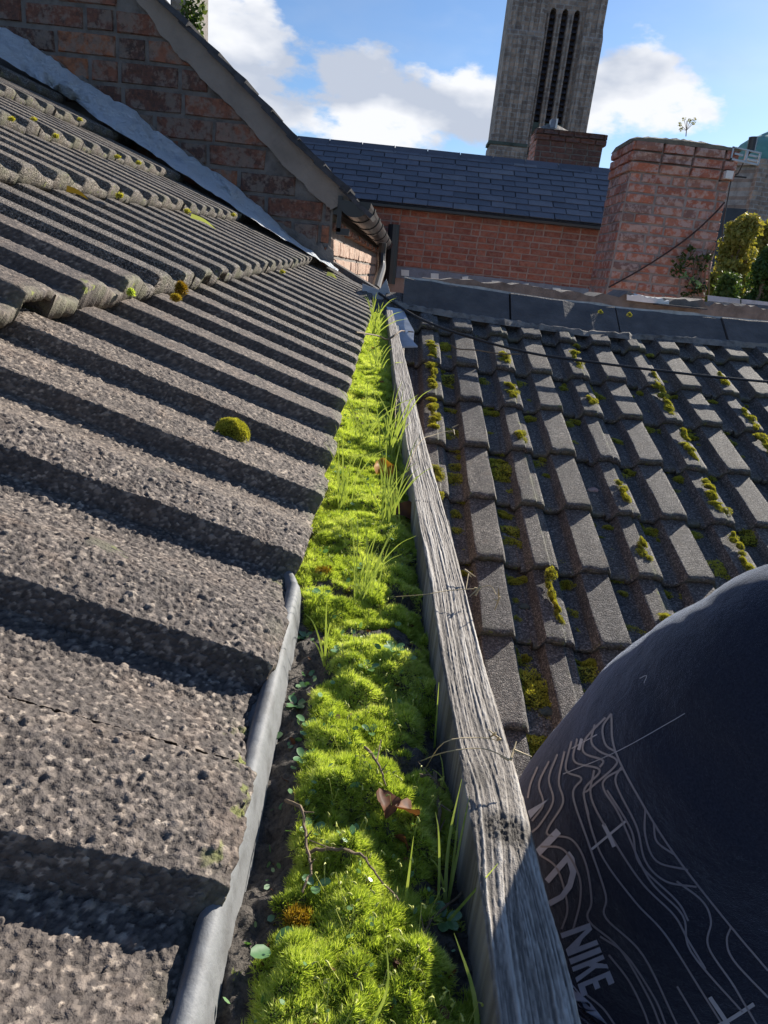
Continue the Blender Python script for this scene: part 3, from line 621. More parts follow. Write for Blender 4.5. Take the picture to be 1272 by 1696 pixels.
# seedlings with round leaves
def seedling(x, y, size, n, label):
    b = ground(x, y) + V(0, 0, .004); mb = MB()
    for i in range(n):
        a = i * 2 * math.pi / n + rng.random(); d = V(math.cos(a), math.sin(a), .35).normalized(); s = d.cross(V(0, 0, 1)).normalized(); c = b + d * size * .8; vs = [c]
        for k in range(9): t = k * 2 * math.pi / 9; vs.append(c + d * math.cos(t) * size * .62 + s * math.sin(t) * size * .45 + V(0, 0, size * .15 * abs(math.sin(t))))
        mb.add(vs, [(0, 1 + k, 1 + (k + 1) % 9) for k in range(9)]); mb.tube([b - V(0, 0, .006), b + d * size * .3], size * .05, 4)
    o = mb.build('seedling', M_seed, None, True); varcol(o); TAG(o, label, 'plant', 'small round leaved seedlings in the moss')
for (x, y, s, n, lb) in [(452, 1605, .0075, 2, 'pair of big round seedling leaves at the bottom left of the moss'), (450, 1230, .0055, 3, 'seedling against the grey liner, level with the seams'), (490, 1170, .006, 4, 'seedling cluster in the bare grit under the liner lip'), (500, 1280, .005, 4, 'seedling at the left edge of the wide moss band'), (560, 1110, .005, 4, 'seedling at the left foot of the round cushion'),
                         (607, 1140, .0055, 4, 'seedling below the round moss cushion'), (648, 1118, .006, 5, 'reddish tinged seedling right below the round cushion'), (505, 1215, .005, 3, 'seedling between grit and moss above the bottom bands'), (530, 1010, .006, 4, 'pale seedling beside the liner near the broken tile'), (505, 1055, .006, 4, 'seedling in the shade beside the rolled lip'),
                         (610, 1240, .0045, 3, 'tiny seedling in the middle of the moss'), (520, 1500, .005, 3, 'small seedling under the crossing twig'), (515, 1395, .005, 4, 'seedling beside the dark twig'), (735, 1530, .006, 5, 'shaded seedling against the board foot'), (600, 960, .006, 4, 'small seedling by the nearest grass tuft')]:
    seedling(x, y, s, n, lb)
# ochre star moss
def cushion(name, P, nrm, rx, ry, rz, mat, n, bl, bw, label, cat='moss', group=None, seed=1, spiky=.35, tone=.5, parent=None):
    z = nrm.normalized(); x = V(1, 0, 0); x = (x - z * x.dot(z)).normalized(); y = z.cross(x)
    u = rng.random(n) * 2 * math.pi; r = np.sqrt(rng.random(n)); lx, ly = r * np.cos(u), r * np.sin(u); lz = np.sqrt(np.clip(1 - r * r, 0, 1))
    lump = .45 + 1.1 * fbm(lx * 2.0 + seed, ly * 2.0, seed, 3) if label is None else .8 + .4 * fbm(lx * 2.2 + seed, ly * 2.2, seed, 3)
    L3 = np.stack([lx * rx * lump, ly * ry * lump, lz * rz * lump], 1); Nn = np.stack([lx / rx, ly / ry, lz / rz + .3 / rz], 1); Nn /= np.linalg.norm(Nn, axis=1)[:, None]; Nn += rng.normal(size=Nn.shape) * spiky; Nn /= np.linalg.norm(Nn, axis=1)[:, None]
    me = blades(L3, Nn, np.full(n, bl) * (.7 + .6 * rng.random(n)), np.full(n, bw), mat, name, np.clip(tone + (lump - 1) * .9 + rng.normal(size=n) * .13, 0, 1))
    # core
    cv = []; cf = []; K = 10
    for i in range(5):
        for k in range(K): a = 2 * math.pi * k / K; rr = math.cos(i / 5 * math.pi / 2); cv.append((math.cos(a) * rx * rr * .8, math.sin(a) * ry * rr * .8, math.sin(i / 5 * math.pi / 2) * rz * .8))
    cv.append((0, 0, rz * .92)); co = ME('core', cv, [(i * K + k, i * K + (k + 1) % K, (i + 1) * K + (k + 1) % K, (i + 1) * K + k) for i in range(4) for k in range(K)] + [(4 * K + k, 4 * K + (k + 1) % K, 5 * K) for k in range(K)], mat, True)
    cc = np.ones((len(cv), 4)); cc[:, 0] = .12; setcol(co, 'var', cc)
    T = Matrix.Identity(4)
    for i in range(3): T[i][0] = x[i]; T[i][1] = y[i]; T[i][2] = z[i]
    T.translation = P
    o = OB(name, me); o.matrix_world = T
    c_ = OB('core', co, o)
    if label: TAG(o, label, cat, group)
    return o, T
lhit = lambda x, y, n=0: hitP(x, y, Ol + Nl * n, Nl)
def ltile(x, y):  # point on the rib tops of the left roof
    return lhit(x, y, .03)
P = lhit(384, 722, .006); s_ = P.dot(FW) / F_
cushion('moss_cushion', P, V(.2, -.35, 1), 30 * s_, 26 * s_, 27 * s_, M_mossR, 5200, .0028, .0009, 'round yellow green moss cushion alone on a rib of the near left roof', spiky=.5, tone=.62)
P = lhit(302, 485, .01); s_ = P.dot(FW) / F_; cushion('moss_cushion', P, V(0, -.7, 1), 9 * s_, 9 * s_, 18 * s_, M_mossO, 900, .005, .0016, 'orange brown moss tuft growing at the first tile step of the left roof', spiky=.6)
P = lhit(292, 497, .004); s_ = P.dot(FW) / F_; cushion('moss_cushion', P, V(0, -.7, 1), 9 * s_, 6 * s_, 9 * s_, M_mossO, 400, .004, .0014, 'small yellow moss patch left of the orange tuft on the tile step', spiky=.6, tone=.8)
P = lhit(218, 488, .004); s_ = P.dot(FW) / F_; cushion('moss_cushion', P, V(0, -.7, 1), 6 * s_, 5 * s_, 9 * s_, M_moss, 300, .004, .0015, 'bright green moss speck on the first tile step of the left roof', spiky=.6, tone=.7)
for (x, y, w, lb) in [(57, 200, 5, 'upper left third step, nearest frame edge'), (93, 228, 6, 'third step'), (133, 200, 5, 'top step at its end'), (195, 262, 6, 'second step below the flashing'), (230, 272, 6, 'second step, right of the previous'), (199, 327, 8, 'long course below the second step'), (310, 352, 7, 'second step right half'), (387, 358, 6, 'right end of the second step'), (468, 452, 4, 'first step far along'), (262, 198, 5, 'end of the third step'), (160, 125, 4, 'topmost visible step'), (20, 200, 6, 'third step at the frame edge')]:
    P = lhit(x, y, .015); s_ = P.dot(FW) / F_; cushion('moss_cushion', P, V(0, -.5, 1), w * .7 * s_, w * .5 * s_, w * .55 * s_, M_mossR, 110, .007, .004, 'tiny yellow moss dot on the tile edge, ' + lb, spiky=.6, tone=.85, seed=int(x))
P = ground(492, 1548); cushion('moss_cushion', P + V(0, 0, .003), V(0, 0, 1), .006, .005, .003, M_mossO, 380, .0035, .0008, 'ochre star moss patch at the left bottom of the gutter', spiky=.9, tone=.6)
P = ground(535, 965); cushion('moss_cushion', P + V(0, 0, .002), V(0, 0, 1), .007, .005, .003, M_mossO, 300, .004, .0011, 'ochre star moss patch beside the liner in the mid gutter', spiky=.9, tone=.6)
# fallen pale leaf on left roof
mb = MB(); a = lhit(316, 357, .018); b = lhit(358, 380, .018); m_ = (a + b) / 2 + Nl * .006; strip_blade(mb, [a, m_, b], .013); o = mb.build('fallen_leaf', M_grass); varcol(o, .75); TAG(o, 'long pale yellow leaf lying on the ribs of the left roof', 'leaf')
mb = MB(); a = lhit(110, 312, .018); b = lhit(147, 331, .018); strip_blade(mb, [a, (a + b) / 2 + Nl * .004, b], .012); o = mb.build('fallen_leaf', M_mossO); varcol(o, .25); TAG(o, 'brown yellow leaf lying under the second tile step of the left roof', 'leaf')
mb = MB(); a = lhit(541, 453, .018); b = lhit(558, 462, .018); strip_blade(mb, [a, (a + b) / 2 + Nl * .006, b], .018); o = mb.build('fallen_leaf', M_grass); varcol(o, .8); TAG(o, 'yellow green leaf near the far verge of the left roof', 'leaf')

# ------------------------------------------------------------------ right roof
U_ = V(-.0086, .92102, .38941).normalized(); U_ = V(0, .92102, .38941); N2 = V(0, -.38941, .92102); PRr = V(.59107, 2.75028, -.364778); X1 = V(1, 0, 0)
RP = lambda x, u, n=0: V(x, 0, 0) + V(0, PRr.y, PRr.z) + U_ * u + N2 * n
rb = EMP('neighbour_building', 'right building with a dark ribbed tile roof spotted with moss, sloping down behind the board', 'building')
WR = .303; LR = .34; GR = .267
RF = np.array([0, .045, .075, .36, .36, .455, .49, .56, .59, .90, .925, 1.0]); RF = np.array([0, .05, .095, .25, .262, .33, .37, .51, .555, .82, .865, 1.0])
RH = np.array([0, .0, .029, .030, .024, .023, .0, .0, .030, .030, .0, 0])
def tile_right(seed):
    us = np.unique(np.concatenate([np.linspace(0, 1, 34), RF, RF + .002])); us = us[us <= 1]; vs = np.array([0, .002, .006, .015, .05, .1, .16, .22, .28, LR]); nu, nv = len(us), len(vs)
    Ug, Vg = np.meshgrid(us, vs); wob = (fbm(Ug * 9 + seed, Vg * 22, seed, 3) - .45) * .014
    H = np.interp(np.clip(Ug + wob, 0, 1), RF, RH) + (fbm(Ug * 14, Vg * 40, seed + 3, 3) - .45) * .003 + .024 * (1 - Vg / GR) - .004 * np.clip(1 - Vg / .008, 0, 1)
    jag = (fbm(Ug * 22, Ug * 0 + seed, seed, 3) - .45) * .012
    P = np.stack([Ug * WR, Vg + jag * (Vg < .01), H], -1).reshape(-1, 3); nt_ = nu * nv; f = grid_faces(nu, nv)
    bot = P[:nu].copy(); bot[:, 2] = np.maximum(.024 - .022, P[:nu, 2] - .021) ; bot[:, 1] += .002; back = bot.copy(); back[:, 1] += .09
    P2 = np.concatenate([P, bot, back]); i = np.arange(nu - 1)
    f = np.concatenate([f, np.stack([nt_ + i, nt_ + i + 1, i + 1, i], 1), np.stack([nt_ + nu + i, nt_ + nu + i + 1, nt_ + i + 1, nt_ + i], 1)])
    for col in (0, nu - 1):
        idx = np.arange(nv) * nu + col; low = P[idx].copy(); low[:, 2] -= .02; b1 = len(P2); P2 = np.concatenate([P2, low]); j = np.arange(nv - 1); q = np.stack([idx[j], idx[j + 1], b1 + j + 1, b1 + j], 1); f = np.concatenate([f, q if col else q[:, ::-1]])
    me = MEN('roof_tile', P2, f, M_tileR); n = len(P2); e = np.zeros((n, 4)); e[:nt_, 0] = np.clip(1 - Vg.ravel() / .02, 0, 1) * .8 + .9 * (np.abs(Ug.ravel() - .27) < .03); e[nt_:nt_ + nu, 0] = 1; setcol(me, 'edge', e); return me
TR = [tile_right(s) for s in (2, 9, 17, 25, 33)]
mb = MB(); mb.box((.05, -2.6, -.05), (3.4, .60, -.008), (V(0, PRr.y, PRr.z), X1, U_, N2)); roofR = mb.build('roof', M_dark, rb)
mb = MB(); mb.prism([V(.06, .2, -6), V(.06, 3.3, -6), V(.06, 3.3, -.22), V(.06, .2, -1.45)], V(3.3, 0, 0)); mb.build('wall', M_mortarR, rb)
MR = Matrix.Identity(4)
for i in range(3): MR[i][0] = X1[i]; MR[i][1] = U_[i]; MR[i][2] = N2[i]
USTEP = [.285, -.008, -.268, -.541, -.813, -1.080, -1.343, -1.61, -1.88, -2.15]
SHR = .040
def ribx(u, k): return .1168 + .1517 * k - SHR * u      # centre of the k-th rib at slope position u
for r, u in enumerate(USTEP):
    for j in range(-1, 10):
        x = .1168 - .1517 - SHR * u + WR * j - .685 * WR
        if x + WR < .0 or x > 3.2: continue
        o = OB('roof_tile', TR[(r * 3 + j * 2) % 5], roofR); T = MR.copy(); T.translation = RP(x, u + random.uniform(-.006, .006), random.uniform(0, .002)); o.matrix_world = T @ Matrix.Rotation(SHR * .9 + random.uniform(-.006, .006), 4, 'Z')
# ridge capping
YR = 3.27
rt = [(560, 441), (640, 455), (800, 480), (960, 503), (1120, 520), (1272, 534), (1500, 556)]
rbm = [(560, 495), (640, 506), (748, 527), (960, 556), (1120, 567), (1272, 580), (1500, 602)]
tx = [hitY(x, y, YR) for x, y in rt]; bxs = [hitP(x, y, RP(0, 0, .02), N2) for x, y in rbm]
tz = lambda x: float(np.interp(x, [p.x for p in tx], [p.z for p in tx])); bz = lambda x: (float(np.interp(x, [p.x for p in bxs], [p.y for p in bxs])), float(np.interp(x, [p.x for p in bxs], [p.z for p in bxs])))
x = -.02; i = 0
while x < 3.2:
    x1 = x + .495; vs = []; n = 8
    for k in range(n + 1):
        xx = x + .004 + (x1 - x - .008) * k / n; yb, zb = bz(xx); zt = tz(xx); lift = .004 * (1 if i % 2 else 0) + rng.normal() * .0015
        vs += [V(xx, yb - .012, zb + .022 + lift), V(xx, YR - .012, zt - .004 + lift), V(xx, YR, zt + lift), V(xx, YR + .10, zt - .06 + lift), V(xx, yb - .012, zb - .03)]
    mb = MB(); fs = []
    for k in range(n):
        a = k * 5; fs += [(a + 4, a + 9, a + 5, a), (a, a + 5, a + 6, a + 1), (a + 1, a + 6, a + 7, a + 2), (a + 2, a + 7, a + 8, a + 3)]
    fs += [(0, 1, 2, 3), (4, 0, 3)][:1] + [(n * 5 + 3, n * 5 + 2, n * 5 + 1, n * 5)]
    mb.add(vs, fs); mb.build('ridge_tile', M_cap, roofR); x = x1; i += 1
# mortar bedding under the caps, with a bright weathered fillet along the top edge
mb = MB(); n = 160; vs = []
for k in range(n + 1):
    xx = -.05 + 3.3 * k / n; yb, zb = bz(xx); w = .012 + .050 * vnoise(np.array([xx * 11]), np.array([2.]), 5)[0]; vs += [V(xx, yb - .014 - w, zb + .004), V(xx, yb - .012 - w * .4, zb + .026 + rng.normal() * .003), V(xx, yb + .02, zb + .03)]
mb.add(vs, [(k * 3 + j, k * 3 + 3 + j, k * 3 + 4 + j, k * 3 + 1 + j) for k in range(n) for j in (0, 1)]); mb.build('mortar_bedding', mat_simple('patchy_mortar', (.22, .195, .17), .9, .5, 22, .008, 90, col2=(.07, .062, .058)), roofR)
M_fil = mat_simple('pale_mortar', (.46, .43, .38), .85, .35, 30, .003)
mb = MB(); vs = []
for k in range(n + 1):
    xx = -.02 + 3.2 * k / n; zt = tz(xx); q = .006 + .008 * vnoise(np.array([xx * 9]), np.array([7.]), 6)[0] ** 2; vs += [V(xx, YR + .0, zt - .002), V(xx, YR + .006, zt + q), V(xx, YR + .03, zt + q * .8), V(xx, YR + .04, zt - .03)]
mb.add(vs, [(k * 4 + j, k * 4 + 4 + j, k * 4 + 5 + j, k * 4 + 1 + j) for k in range(n) for j in (0, 1, 2)]); mb.build('mortar_fillet', M_fil, roofR)
# low parapet stones behind the ridge
def band(parent, name, mat, top_, bot_, Y, d, jit=0, n=40):
    """slab whose front face lies between two pixel lines on plane Y, d deep"""
    T = crv([hitY(*p, Y) for p in top_], n // max(1, len(top_) - 1)); B_ = crv([hitY(*p, Y) for p in bot_], n // max(1, len(bot_) - 1)); m = min(len(T), len(B_)); vs = []
    for k in range(m): j = V(0, 0, rng.normal() * jit); vs += [B_[int(k * (len(B_) - 1) / (m - 1))], T[int(k * (len(T) - 1) / (m - 1))] + j, T[int(k * (len(T) - 1) / (m - 1))] + j + V(0, d, 0)]
    mb = MB(); mb.add(vs, [(k * 3 + j, k * 3 + 3 + j, k * 3 + 4 + j, k * 3 + 1 + j) for k in range(m - 1) for j in (0, 1)] ); return mb.build(name, mat, parent)
par = EMP('parapet_wall', 'low dark stone parapet just behind the ridge capping of the right roof', 'wall')
band(par, 'stone_course', M_mortar, [(700, 458), (860, 472), (960, 484), (1090, 494), (1170, 500), (1230, 506), (1300, 512)], [(700, 480), (860, 500), (960, 520), (1090, 530), (1170, 540), (1230, 545), (1300, 550)], 3.9, .3, .008, 60)
pw = EMP('capped_wall', 'wall end with grey lead capping right of the tall chimney', 'wall')
for (a, b) in [(1172, 1226), (1228, 1300)]:
    band(pw, 'lead_cap', M_leadL, [(a, 489 + (a - 1172) * .11), (b, 489 + (b - 1172) * .11)], [(a, 507 + (a - 1172) * .1), (b, 507 + (b - 1172) * .1)], 4.3, .35, 0, 10)
band(pw, 'wall_face', mat_simple('brown_render', (.16, .12, .085), .9, .4, 12, .01), [(1168, 505), (1300, 517)], [(1168, 540), (1300, 550)], 4.32, .3, .002, 20)
band(pw, 'white_sheet', M_white, [(1038, 489), (1070, 491), (1108, 499)], [(1038, 497), (1070, 501), (1108, 504)], 3.86, .1, .004, 20)
mb = MB(); a = hitY(1092, 503, 3.8); b = hitY(1172, 511, 3.8); mb.box((0, 0, -.008), ((b - a).length, .12, .0), (a, (b - a).normalized(), V(0, 1, 0), V(0, 0, 1))); mb.build('loose_slate', M_slateD, pw)

# moss clumps on the right roof
CL = []
for s in range(6):
    o, T = cushion('moss_clump', V(0, 0, 0), V(0, 0, 1), .022 * (.8 + .1 * s), .018, .013, M_mossR, 620, .0045, .0026, None, seed=s * 9 + 1, spiky=.5, tone=.66)
    CL.append((o.data, o.children[0].data)); bpy.data.objects.remove(o.children[0]); bpy.data.objects.remove(o)
def clump(x, u, n, sx, sy, sz, rz, label, group):
    k = random.randrange(6); o = OB('moss_clump', CL[k][0]); T = MR.copy(); T.translation = RP(x, u, n); o.matrix_world = T @ Matrix.Rotation(rz, 4, 'Z') @ Matrix.Diagonal((sx, sy, sz, 1)); OB('core', CL[k][1], o); TAG(o, label, 'moss', group)
rhit = lambda x, y, n: hitP(x, y, RP(0, 0, n), N2)
def clpx(x, y, n, s, label, group, asp=1.0):
    P = rhit(x, y, n); u = (P - V(0, PRr.y, PRr.z)).dot(U_); clump(P.x, u, n, s * asp, s, s * random.uniform(.8, 1.3), random.uniform(-.5, .5), label, group)
ORD = ['first', 'second', 'third', 'fourth', 'fifth', 'sixth', 'seventh', 'eighth', 'ninth', 'tenth', 'eleventh', 'twelfth', 'thirteenth']
def cell_of(x, u, off=.5):
    k = int(round((x - .1168 + SHR * u) / .1517 - off)); r = sum(1 for q in USTEP if q > u); return max(0, min(12, k + 1)), max(0, min(12, r - 1))
gT = 'moss clumps in the troughs of the right roof'; todo = {}
for (x, y, s) in [(737, 575, 1.3), (735, 580, 1.1), (745, 597, .9), (760, 600, .9), (738, 632, 1.5), (805, 652, .6), (973, 616, .55), (1100, 637, .8), (875, 668, .8), (890, 668, .6), (740, 730, 1.1), (752, 722, 1.0), (824, 746, .5), (827, 752, .8), (898, 752, .7), (950, 745, .8), (1028, 772, .7), (1022, 735, .9), (735, 800, 1.2), (752, 798, 1.2), (835, 798, .9), (830, 785, 1.5), (820, 790, 1.2), (853, 822, 1.0), (845, 828, .9), (766, 832, .6), (985, 705, .6), (1065, 840, .5), (1148, 852, .7), (1235, 880, 1.0), (1248, 900, 1.3), (1262, 890, 1.2),
                  (766, 917, 1.1), (848, 885, 1.1), (850, 905, 1.2), (842, 928, .8), (932, 938, .9), (1098, 942, .8), (1108, 945, .7), (1185, 945, 1.2), (1195, 958, 1.3), (1205, 950, 1.0), (1015, 915, .5), (1052, 850, .6), (950, 1023, .8), (955, 1050, .8), (1050, 1050, .9), (1070, 1060, .9), (870, 1130, 1.3), (895, 1150, 1.4), (880, 1165, 1.6), (910, 1175, 1.4), (900, 1195, 1.2), (885, 1235, 1.3), (895, 1245, 1.0), (960, 1120, 1.3), (985, 1165, 1.3), (975, 1185, 1.0), (940, 850, .5), (770, 640, .6), (905, 790, .5), (850, 640, .8)]:
    P = rhit(x, y, .006); u = (P - V(0, PRr.y, PRr.z)).dot(U_); todo.setdefault(cell_of(P.x, u), []).append((P.x, u, s))
for _ in range(110):
    k = random.randrange(0, 9); r = random.randrange(2, 9); u = USTEP[r] + random.uniform(.0, .24); x = ribx(u, k) + .076 + random.uniform(-.02, .02); todo.setdefault(cell_of(x, u), []).append((x, u, random.uniform(.25, .8)))
for q in todo: todo[q] = sorted(todo[q], key=lambda a: -a[2])[:6]
SZ = ['', ', the second there', ', the third there', ', the fourth there', ', the fifth there', ', the sixth there']
for (k, r), L__ in todo.items():
    for q, (x, u, s) in enumerate(sorted(L__, key=lambda a: -a[2])):
        clump(x, u, .008, s * random.uniform(1.3, 1.9), s * random.uniform(1.0, 1.7), s * random.uniform(.6, 1.0), random.uniform(-.5, .5), 'moss clump in the %s trough from the board, %s course below ridge%s' % (ORD[k], ORD[r], SZ[min(q, 5)] if q else ', the biggest there' if len(L__) > 1 else ''), gT)
gS = 'moss strips along the joints of the right roof'
def strip_moss(k, r, spots_, z, label, group, rz=0):
    base_ = None
    for q, (x, u, sx, sy, sz) in enumerate(spots_):
        kk = random.randrange(6); T = MR.copy(); T.translation = RP(x, u, z); T = T @ Matrix.Rotation(random.uniform(-.3, .3), 4, 'Z') @ Matrix.Diagonal((sx, sy, sz, 1))
        if base_ is None: base_ = OB('moss_strip', CL[kk][0]); base_.matrix_world = T; T0 = T; TAG(base_, label, 'moss', group); OB('core', CL[kk][1], base_)
        else: o = OB('moss_bead', CL[kk][0], base_); o.matrix_parent_inverse = T0.inverted(); o.matrix_world = T; c_ = OB('core', CL[kk][1], o)
for k in range(0, 11, 2):
    for r in range(1, 8):
        u0 = USTEP[r]
        if (k, r) in ((2, 4), (8, 5)): continue
        if random.random() < .05: continue
        nn = random.choice([4, 6, 9, 12]); st = random.uniform(.0, .07); L__ = []; u = u0 + st + .008
        for q in range(nn):
            if u > u0 + GR - .015: break
            L__.append((ribx(u, k) + .012 + random.uniform(-.009, .009), u, random.uniform(.3, .95), random.uniform(.5, 1.3), random.uniform(.3, .85))); u += random.uniform(.008, .03)
        strip_moss(k, r, L__, .046, 'yellow moss strip on the %s rib from the board, %s course below ridge' % (ORD[k], ORD[r]), gS)
gE = 'dark moss lines under the tile edges of the right roof'
for r in range(1, 8):
    for k in range(0, 11):
        if random.random() < (.85 if k < 6 else .5):
            u = USTEP[r] - .014; x0 = ribx(u, k) + .075; L__ = [(x0 + random.uniform(-.05, .05), u - random.uniform(0, .03), random.uniform(.5, 1.6), random.uniform(.4, 1.1), random.uniform(.5, 1.0)) for q in range(random.choice([2, 3, 4]))]
            strip_moss(k, r, L__, .004, 'dark moss under the %s course edge, right of the %s rib from the board' % (ORD[r], ORD[k]), gE)
for q, (x, y) in enumerate([(820, 548), (955, 575), (1000, 583), (1060, 555), (1075, 590)]): clpx(x, y, .02, .7, '%s grey green moss clump from the left on the shaded top course' % ORD[q], 'moss on the shaded top course')
for q, (x, y) in enumerate([(748, 505), (775, 515), (994, 518), (1042, 522), (1044, 532), (1074, 540), (1076, 548), (1180, 548), (1192, 549)]):
    P = hitY(x, y, 3.22); o = OB('moss_clump', CL[1][0], None, P); o.scale = (.6, .6, .6); o.rotation_euler = (.9, 0, 0); TAG(o, '%s grey green moss pad from the left on the ridge capping face' % ORD[q], 'moss', 'moss pads on the ridge capping')
# little stones / pebbles
mb = MB(); P = rhit(688 + 640 - 640 + 295, 812, .006)
def pebble(P, s, mat, label):
    import bmesh
    bm = bmesh.new(); bmesh.ops.create_icosphere(bm, subdivisions=2, radius=s)
    for v in bm.verts: v.co = Vector((v.co.x * 1.3, v.co.y, v.co.z * .6)) * (1 + .25 * math.sin(v.co.x * 300 + v.co.y * 170))
    me = bpy.data.meshes.new('stone_chip'); bm.to_mesh(me); bm.free(); me.materials.append(mat); o = OB('stone_chip', me, None, P); TAG(o, label, 'stone')
pebble(rhit(982, 812, .012), .014, M_brkC, 'reddish stone chip in a trough mid way down the right roof')
pebble(rhit(1150, 862, .012), .013, M_leadL, 'pale stone chip beside a rib on the right roof')
pebble(rhit(868, 1005, .012), .012, M_stoneD, 'brown stone chip beside a rib near the board')
pebble(rhit(904, 1178, .02), .014, M_stoneD, 'grey stone chip set in the big moss patch near the board')

# lead valley sheet, lead apron, wires
mb = MB(); pts = [(640, 508), (668, 512), (676, 530), (686, 548), (685, 566), (692, 573), (664, 574), (655, 545)]
mb.prism([rhit(x, y, .055) for x, y in pts], V(0, 0, -.006)); TAG(mb.build('lead_sheet', M_leadL), 'pale blue lead sheet dressed beside the far end of the board', 'lead sheet')
mb = MB(); mb.prism([hitY(x, y, 3.3) for x, y in [(600, 470), (628, 480), (640, 462), (648, 492), (642, 512), (622, 520), (600, 505)]], V(0, .01, 0)); TAG(mb.build('lead_apron', M_leadL), 'crumpled lead apron in the corner below the black downpipe', 'lead sheet')
mb = MB(); mb.box((-.6, 2.9, -.34), (.12, 3.5, -.30)); TAG(mb.build('valley_sheet', M_lead), 'dark lead sheet closing the far end of the mossy gutter', 'lead sheet')
def cable(pts, r, label, mat=M_wire, name='cable'):
    mb = MB(); mb.tube(crv(pts, 6), r, 6); TAG(mb.build(name, mat), label, 'cable')
cable([hitY(600, 470, 3.6), hitY(628, 486, 3.3)] + [rhit(x, y, .075) for x, y in [(700, 530), (790, 562), (880, 585), (960, 597), (1060, 610), (1180, 624), (1290, 634)]], .0058, 'black cable sagging across the right roof in front of its ridge')
cable([lhit(590, 550, .05), zhit(625, 556, .01), zhit(643, 562, .006), zhit(662, 549, .02), rhit(668, 548, .08), rhit(685, 550, .07)], .0022, 'thin pale wire looping over the far end of the board', M_twig, 'wire')
cable([rhit(x, y, .07) for x, y in [(748, 572), (760, 578), (790, 580), (830, 586), (862, 586)]], .003, 'dry pale stalk lying on the top lit course of the right roof', M_twig, 'stalk')

# ------------------------------------------------------------------ bricks
def brick_mesh(seed, mat):
    r = random.Random(seed); c = .06; cx = .03; vs = []
    j = lambda s: r.uniform(-s, s)
    vs = [(0, 1, 0), (1, 1, 0), (1, 1, 1), (0, 1, 1), (j(.01), .25, j(.03)), (1 + j(.01), .25, j(.03)), (1 + j(.01), .25, 1 + j(.03)), (j(.01), .25, 1 + j(.03)),
          (cx + j(.012), 0, c + j(.03)), (.5 + j(.05), j(.12), c * .6 + j(.04)), (1 - cx + j(.012), 0, c + j(.03)), (1 - cx + j(.012), j(.1), .5), (1 - cx + j(.012), 0, 1 - c + j(.03)), (.5, j(.12), 1 - c * .6 + j(.04)), (cx + j(.012), 0, 1 - c + j(.03)), (cx + j(.012), j(.1), .5)]
    fs = [(0, 1, 5, 4)[::-1], (1, 2, 6, 5)[::-1], (2, 3, 7, 6)[::-1], (3, 0, 4, 7)[::-1], (4, 5, 10, 9, 8), (5, 6, 12, 11, 10), (6, 7, 14, 13, 12), (7, 4, 8, 15, 14), (8, 9, 10, 11, 12, 13, 14, 15)]
    return ME('brick', vs, fs, mat)
def bricks(parent, O, X, Yin, L_, H_, bl_, bh, mort, mat, clip=None, limit=290, proud=.006, depth=.05, mixh=.3, seed=0, jit=1.0):
    """brickwork on a face: O lower-left corner, X along, up Z, Yin into the wall"""
    ms = [brick_mesh(seed * 10 + s, mat) for s in range(5)]; Zu = V(0, 0, 1); rd = random.Random(seed); todo = []
    row = 0; z = 0
    while z < H_ - bh * .3:
        x = -bl_ * (.5 if row % 2 else 0) - rd.uniform(0, .1) * bl_; 
        hh = min(bh, H_ - z)
        while x < L_:
            l = bl_ if rd.random() > mixh else bl_ * .48; x0, x1 = max(x, 0), min(x + l, L_)
            if x1 - x0 > bl_ * .12:
                P = O + X * x0 + Zu * z; c = P + X * (x1 - x0) / 2 + Zu * hh / 2
                if clip is None or inside(*proj(c), clip): todo.append((P, x1 - x0 - mort, hh - mort))
            x += l
        z += bh; row += 1
    todo.sort(key=lambda a: a[0].length)
    rest = MB()
    for i, (P, l, h) in enumerate(todo):
        me = ms[rd.randrange(5)]; T = Matrix.Identity(4); pr = proud + rd.uniform(-.003, .003) * jit
        for a in range(3): T[a][0] = X[a] * l; T[a][1] = Yin[a] * depth; T[a][2] = Zu[a] * h
        T.translation = P - Yin * pr + X * mort / 2 + Zu * (mort / 2 + rd.uniform(-.002, .002) * jit)
        if i < limit: OB('brick', me, parent).matrix_world = T
        else: rest.add([T @ v.co for v in me.vertices], [tuple(p.vertices) for p in me.polygons])
    if rest.v: o = rest.build('brick', mat, parent); o['kind'] = 'stuff'
    return len(todo)

# ------------------------------------------------------------------ gable house (left, behind the flashing)
YG = 3.98; XS = -.452
gh_ = EMP('gable_house', 'old brick house gable with rendered verge band and black gutter behind the left roof', 'house')
vt = [(583, 331), (545, 292), (480, 228), (415, 155), (330, 68), (262, 0), (150, -115), (-200, -480)]
vb = [(549, 348), (520, 322), (483, 287), (433, 231), (382, 176), (322, 116), (282, 75), (226, 0), (110, -120), (-260, -480)]
TV = [hitY(*p, YG) for p in vt]; BV = [hitY(*p, YG) for p in vb]
mb = MB(); poly = [V(XS, YG, -6), V(XS, YG, BV[0].z + .05)] + [V(p.x, YG, p.z) for p in TV[1:]] + [V(TV[-1].x, YG, -6)]
mb.prism(poly, V(0, 5.3, 0)); wallG = mb.build('wall', M_mortar, gh_)
clipG = [(552, 350), (483, 287), (382, 176), (282, 75), (226, 0), (150, -80), (-80, -80), (-80, 60), (60, 110), (200, 215), (330, 310), (470, 400), (545, 440), (560, 440)]
O = hitY(-60, 420, YG); O.z = -.02
bricks(wallG, O, V(1, 0, 0), V(0, 1, 0), XS - O.x - .004, 1.75, .318, .112, .018, M_brkG, clipG, 290, .012, .05, .25, 4)
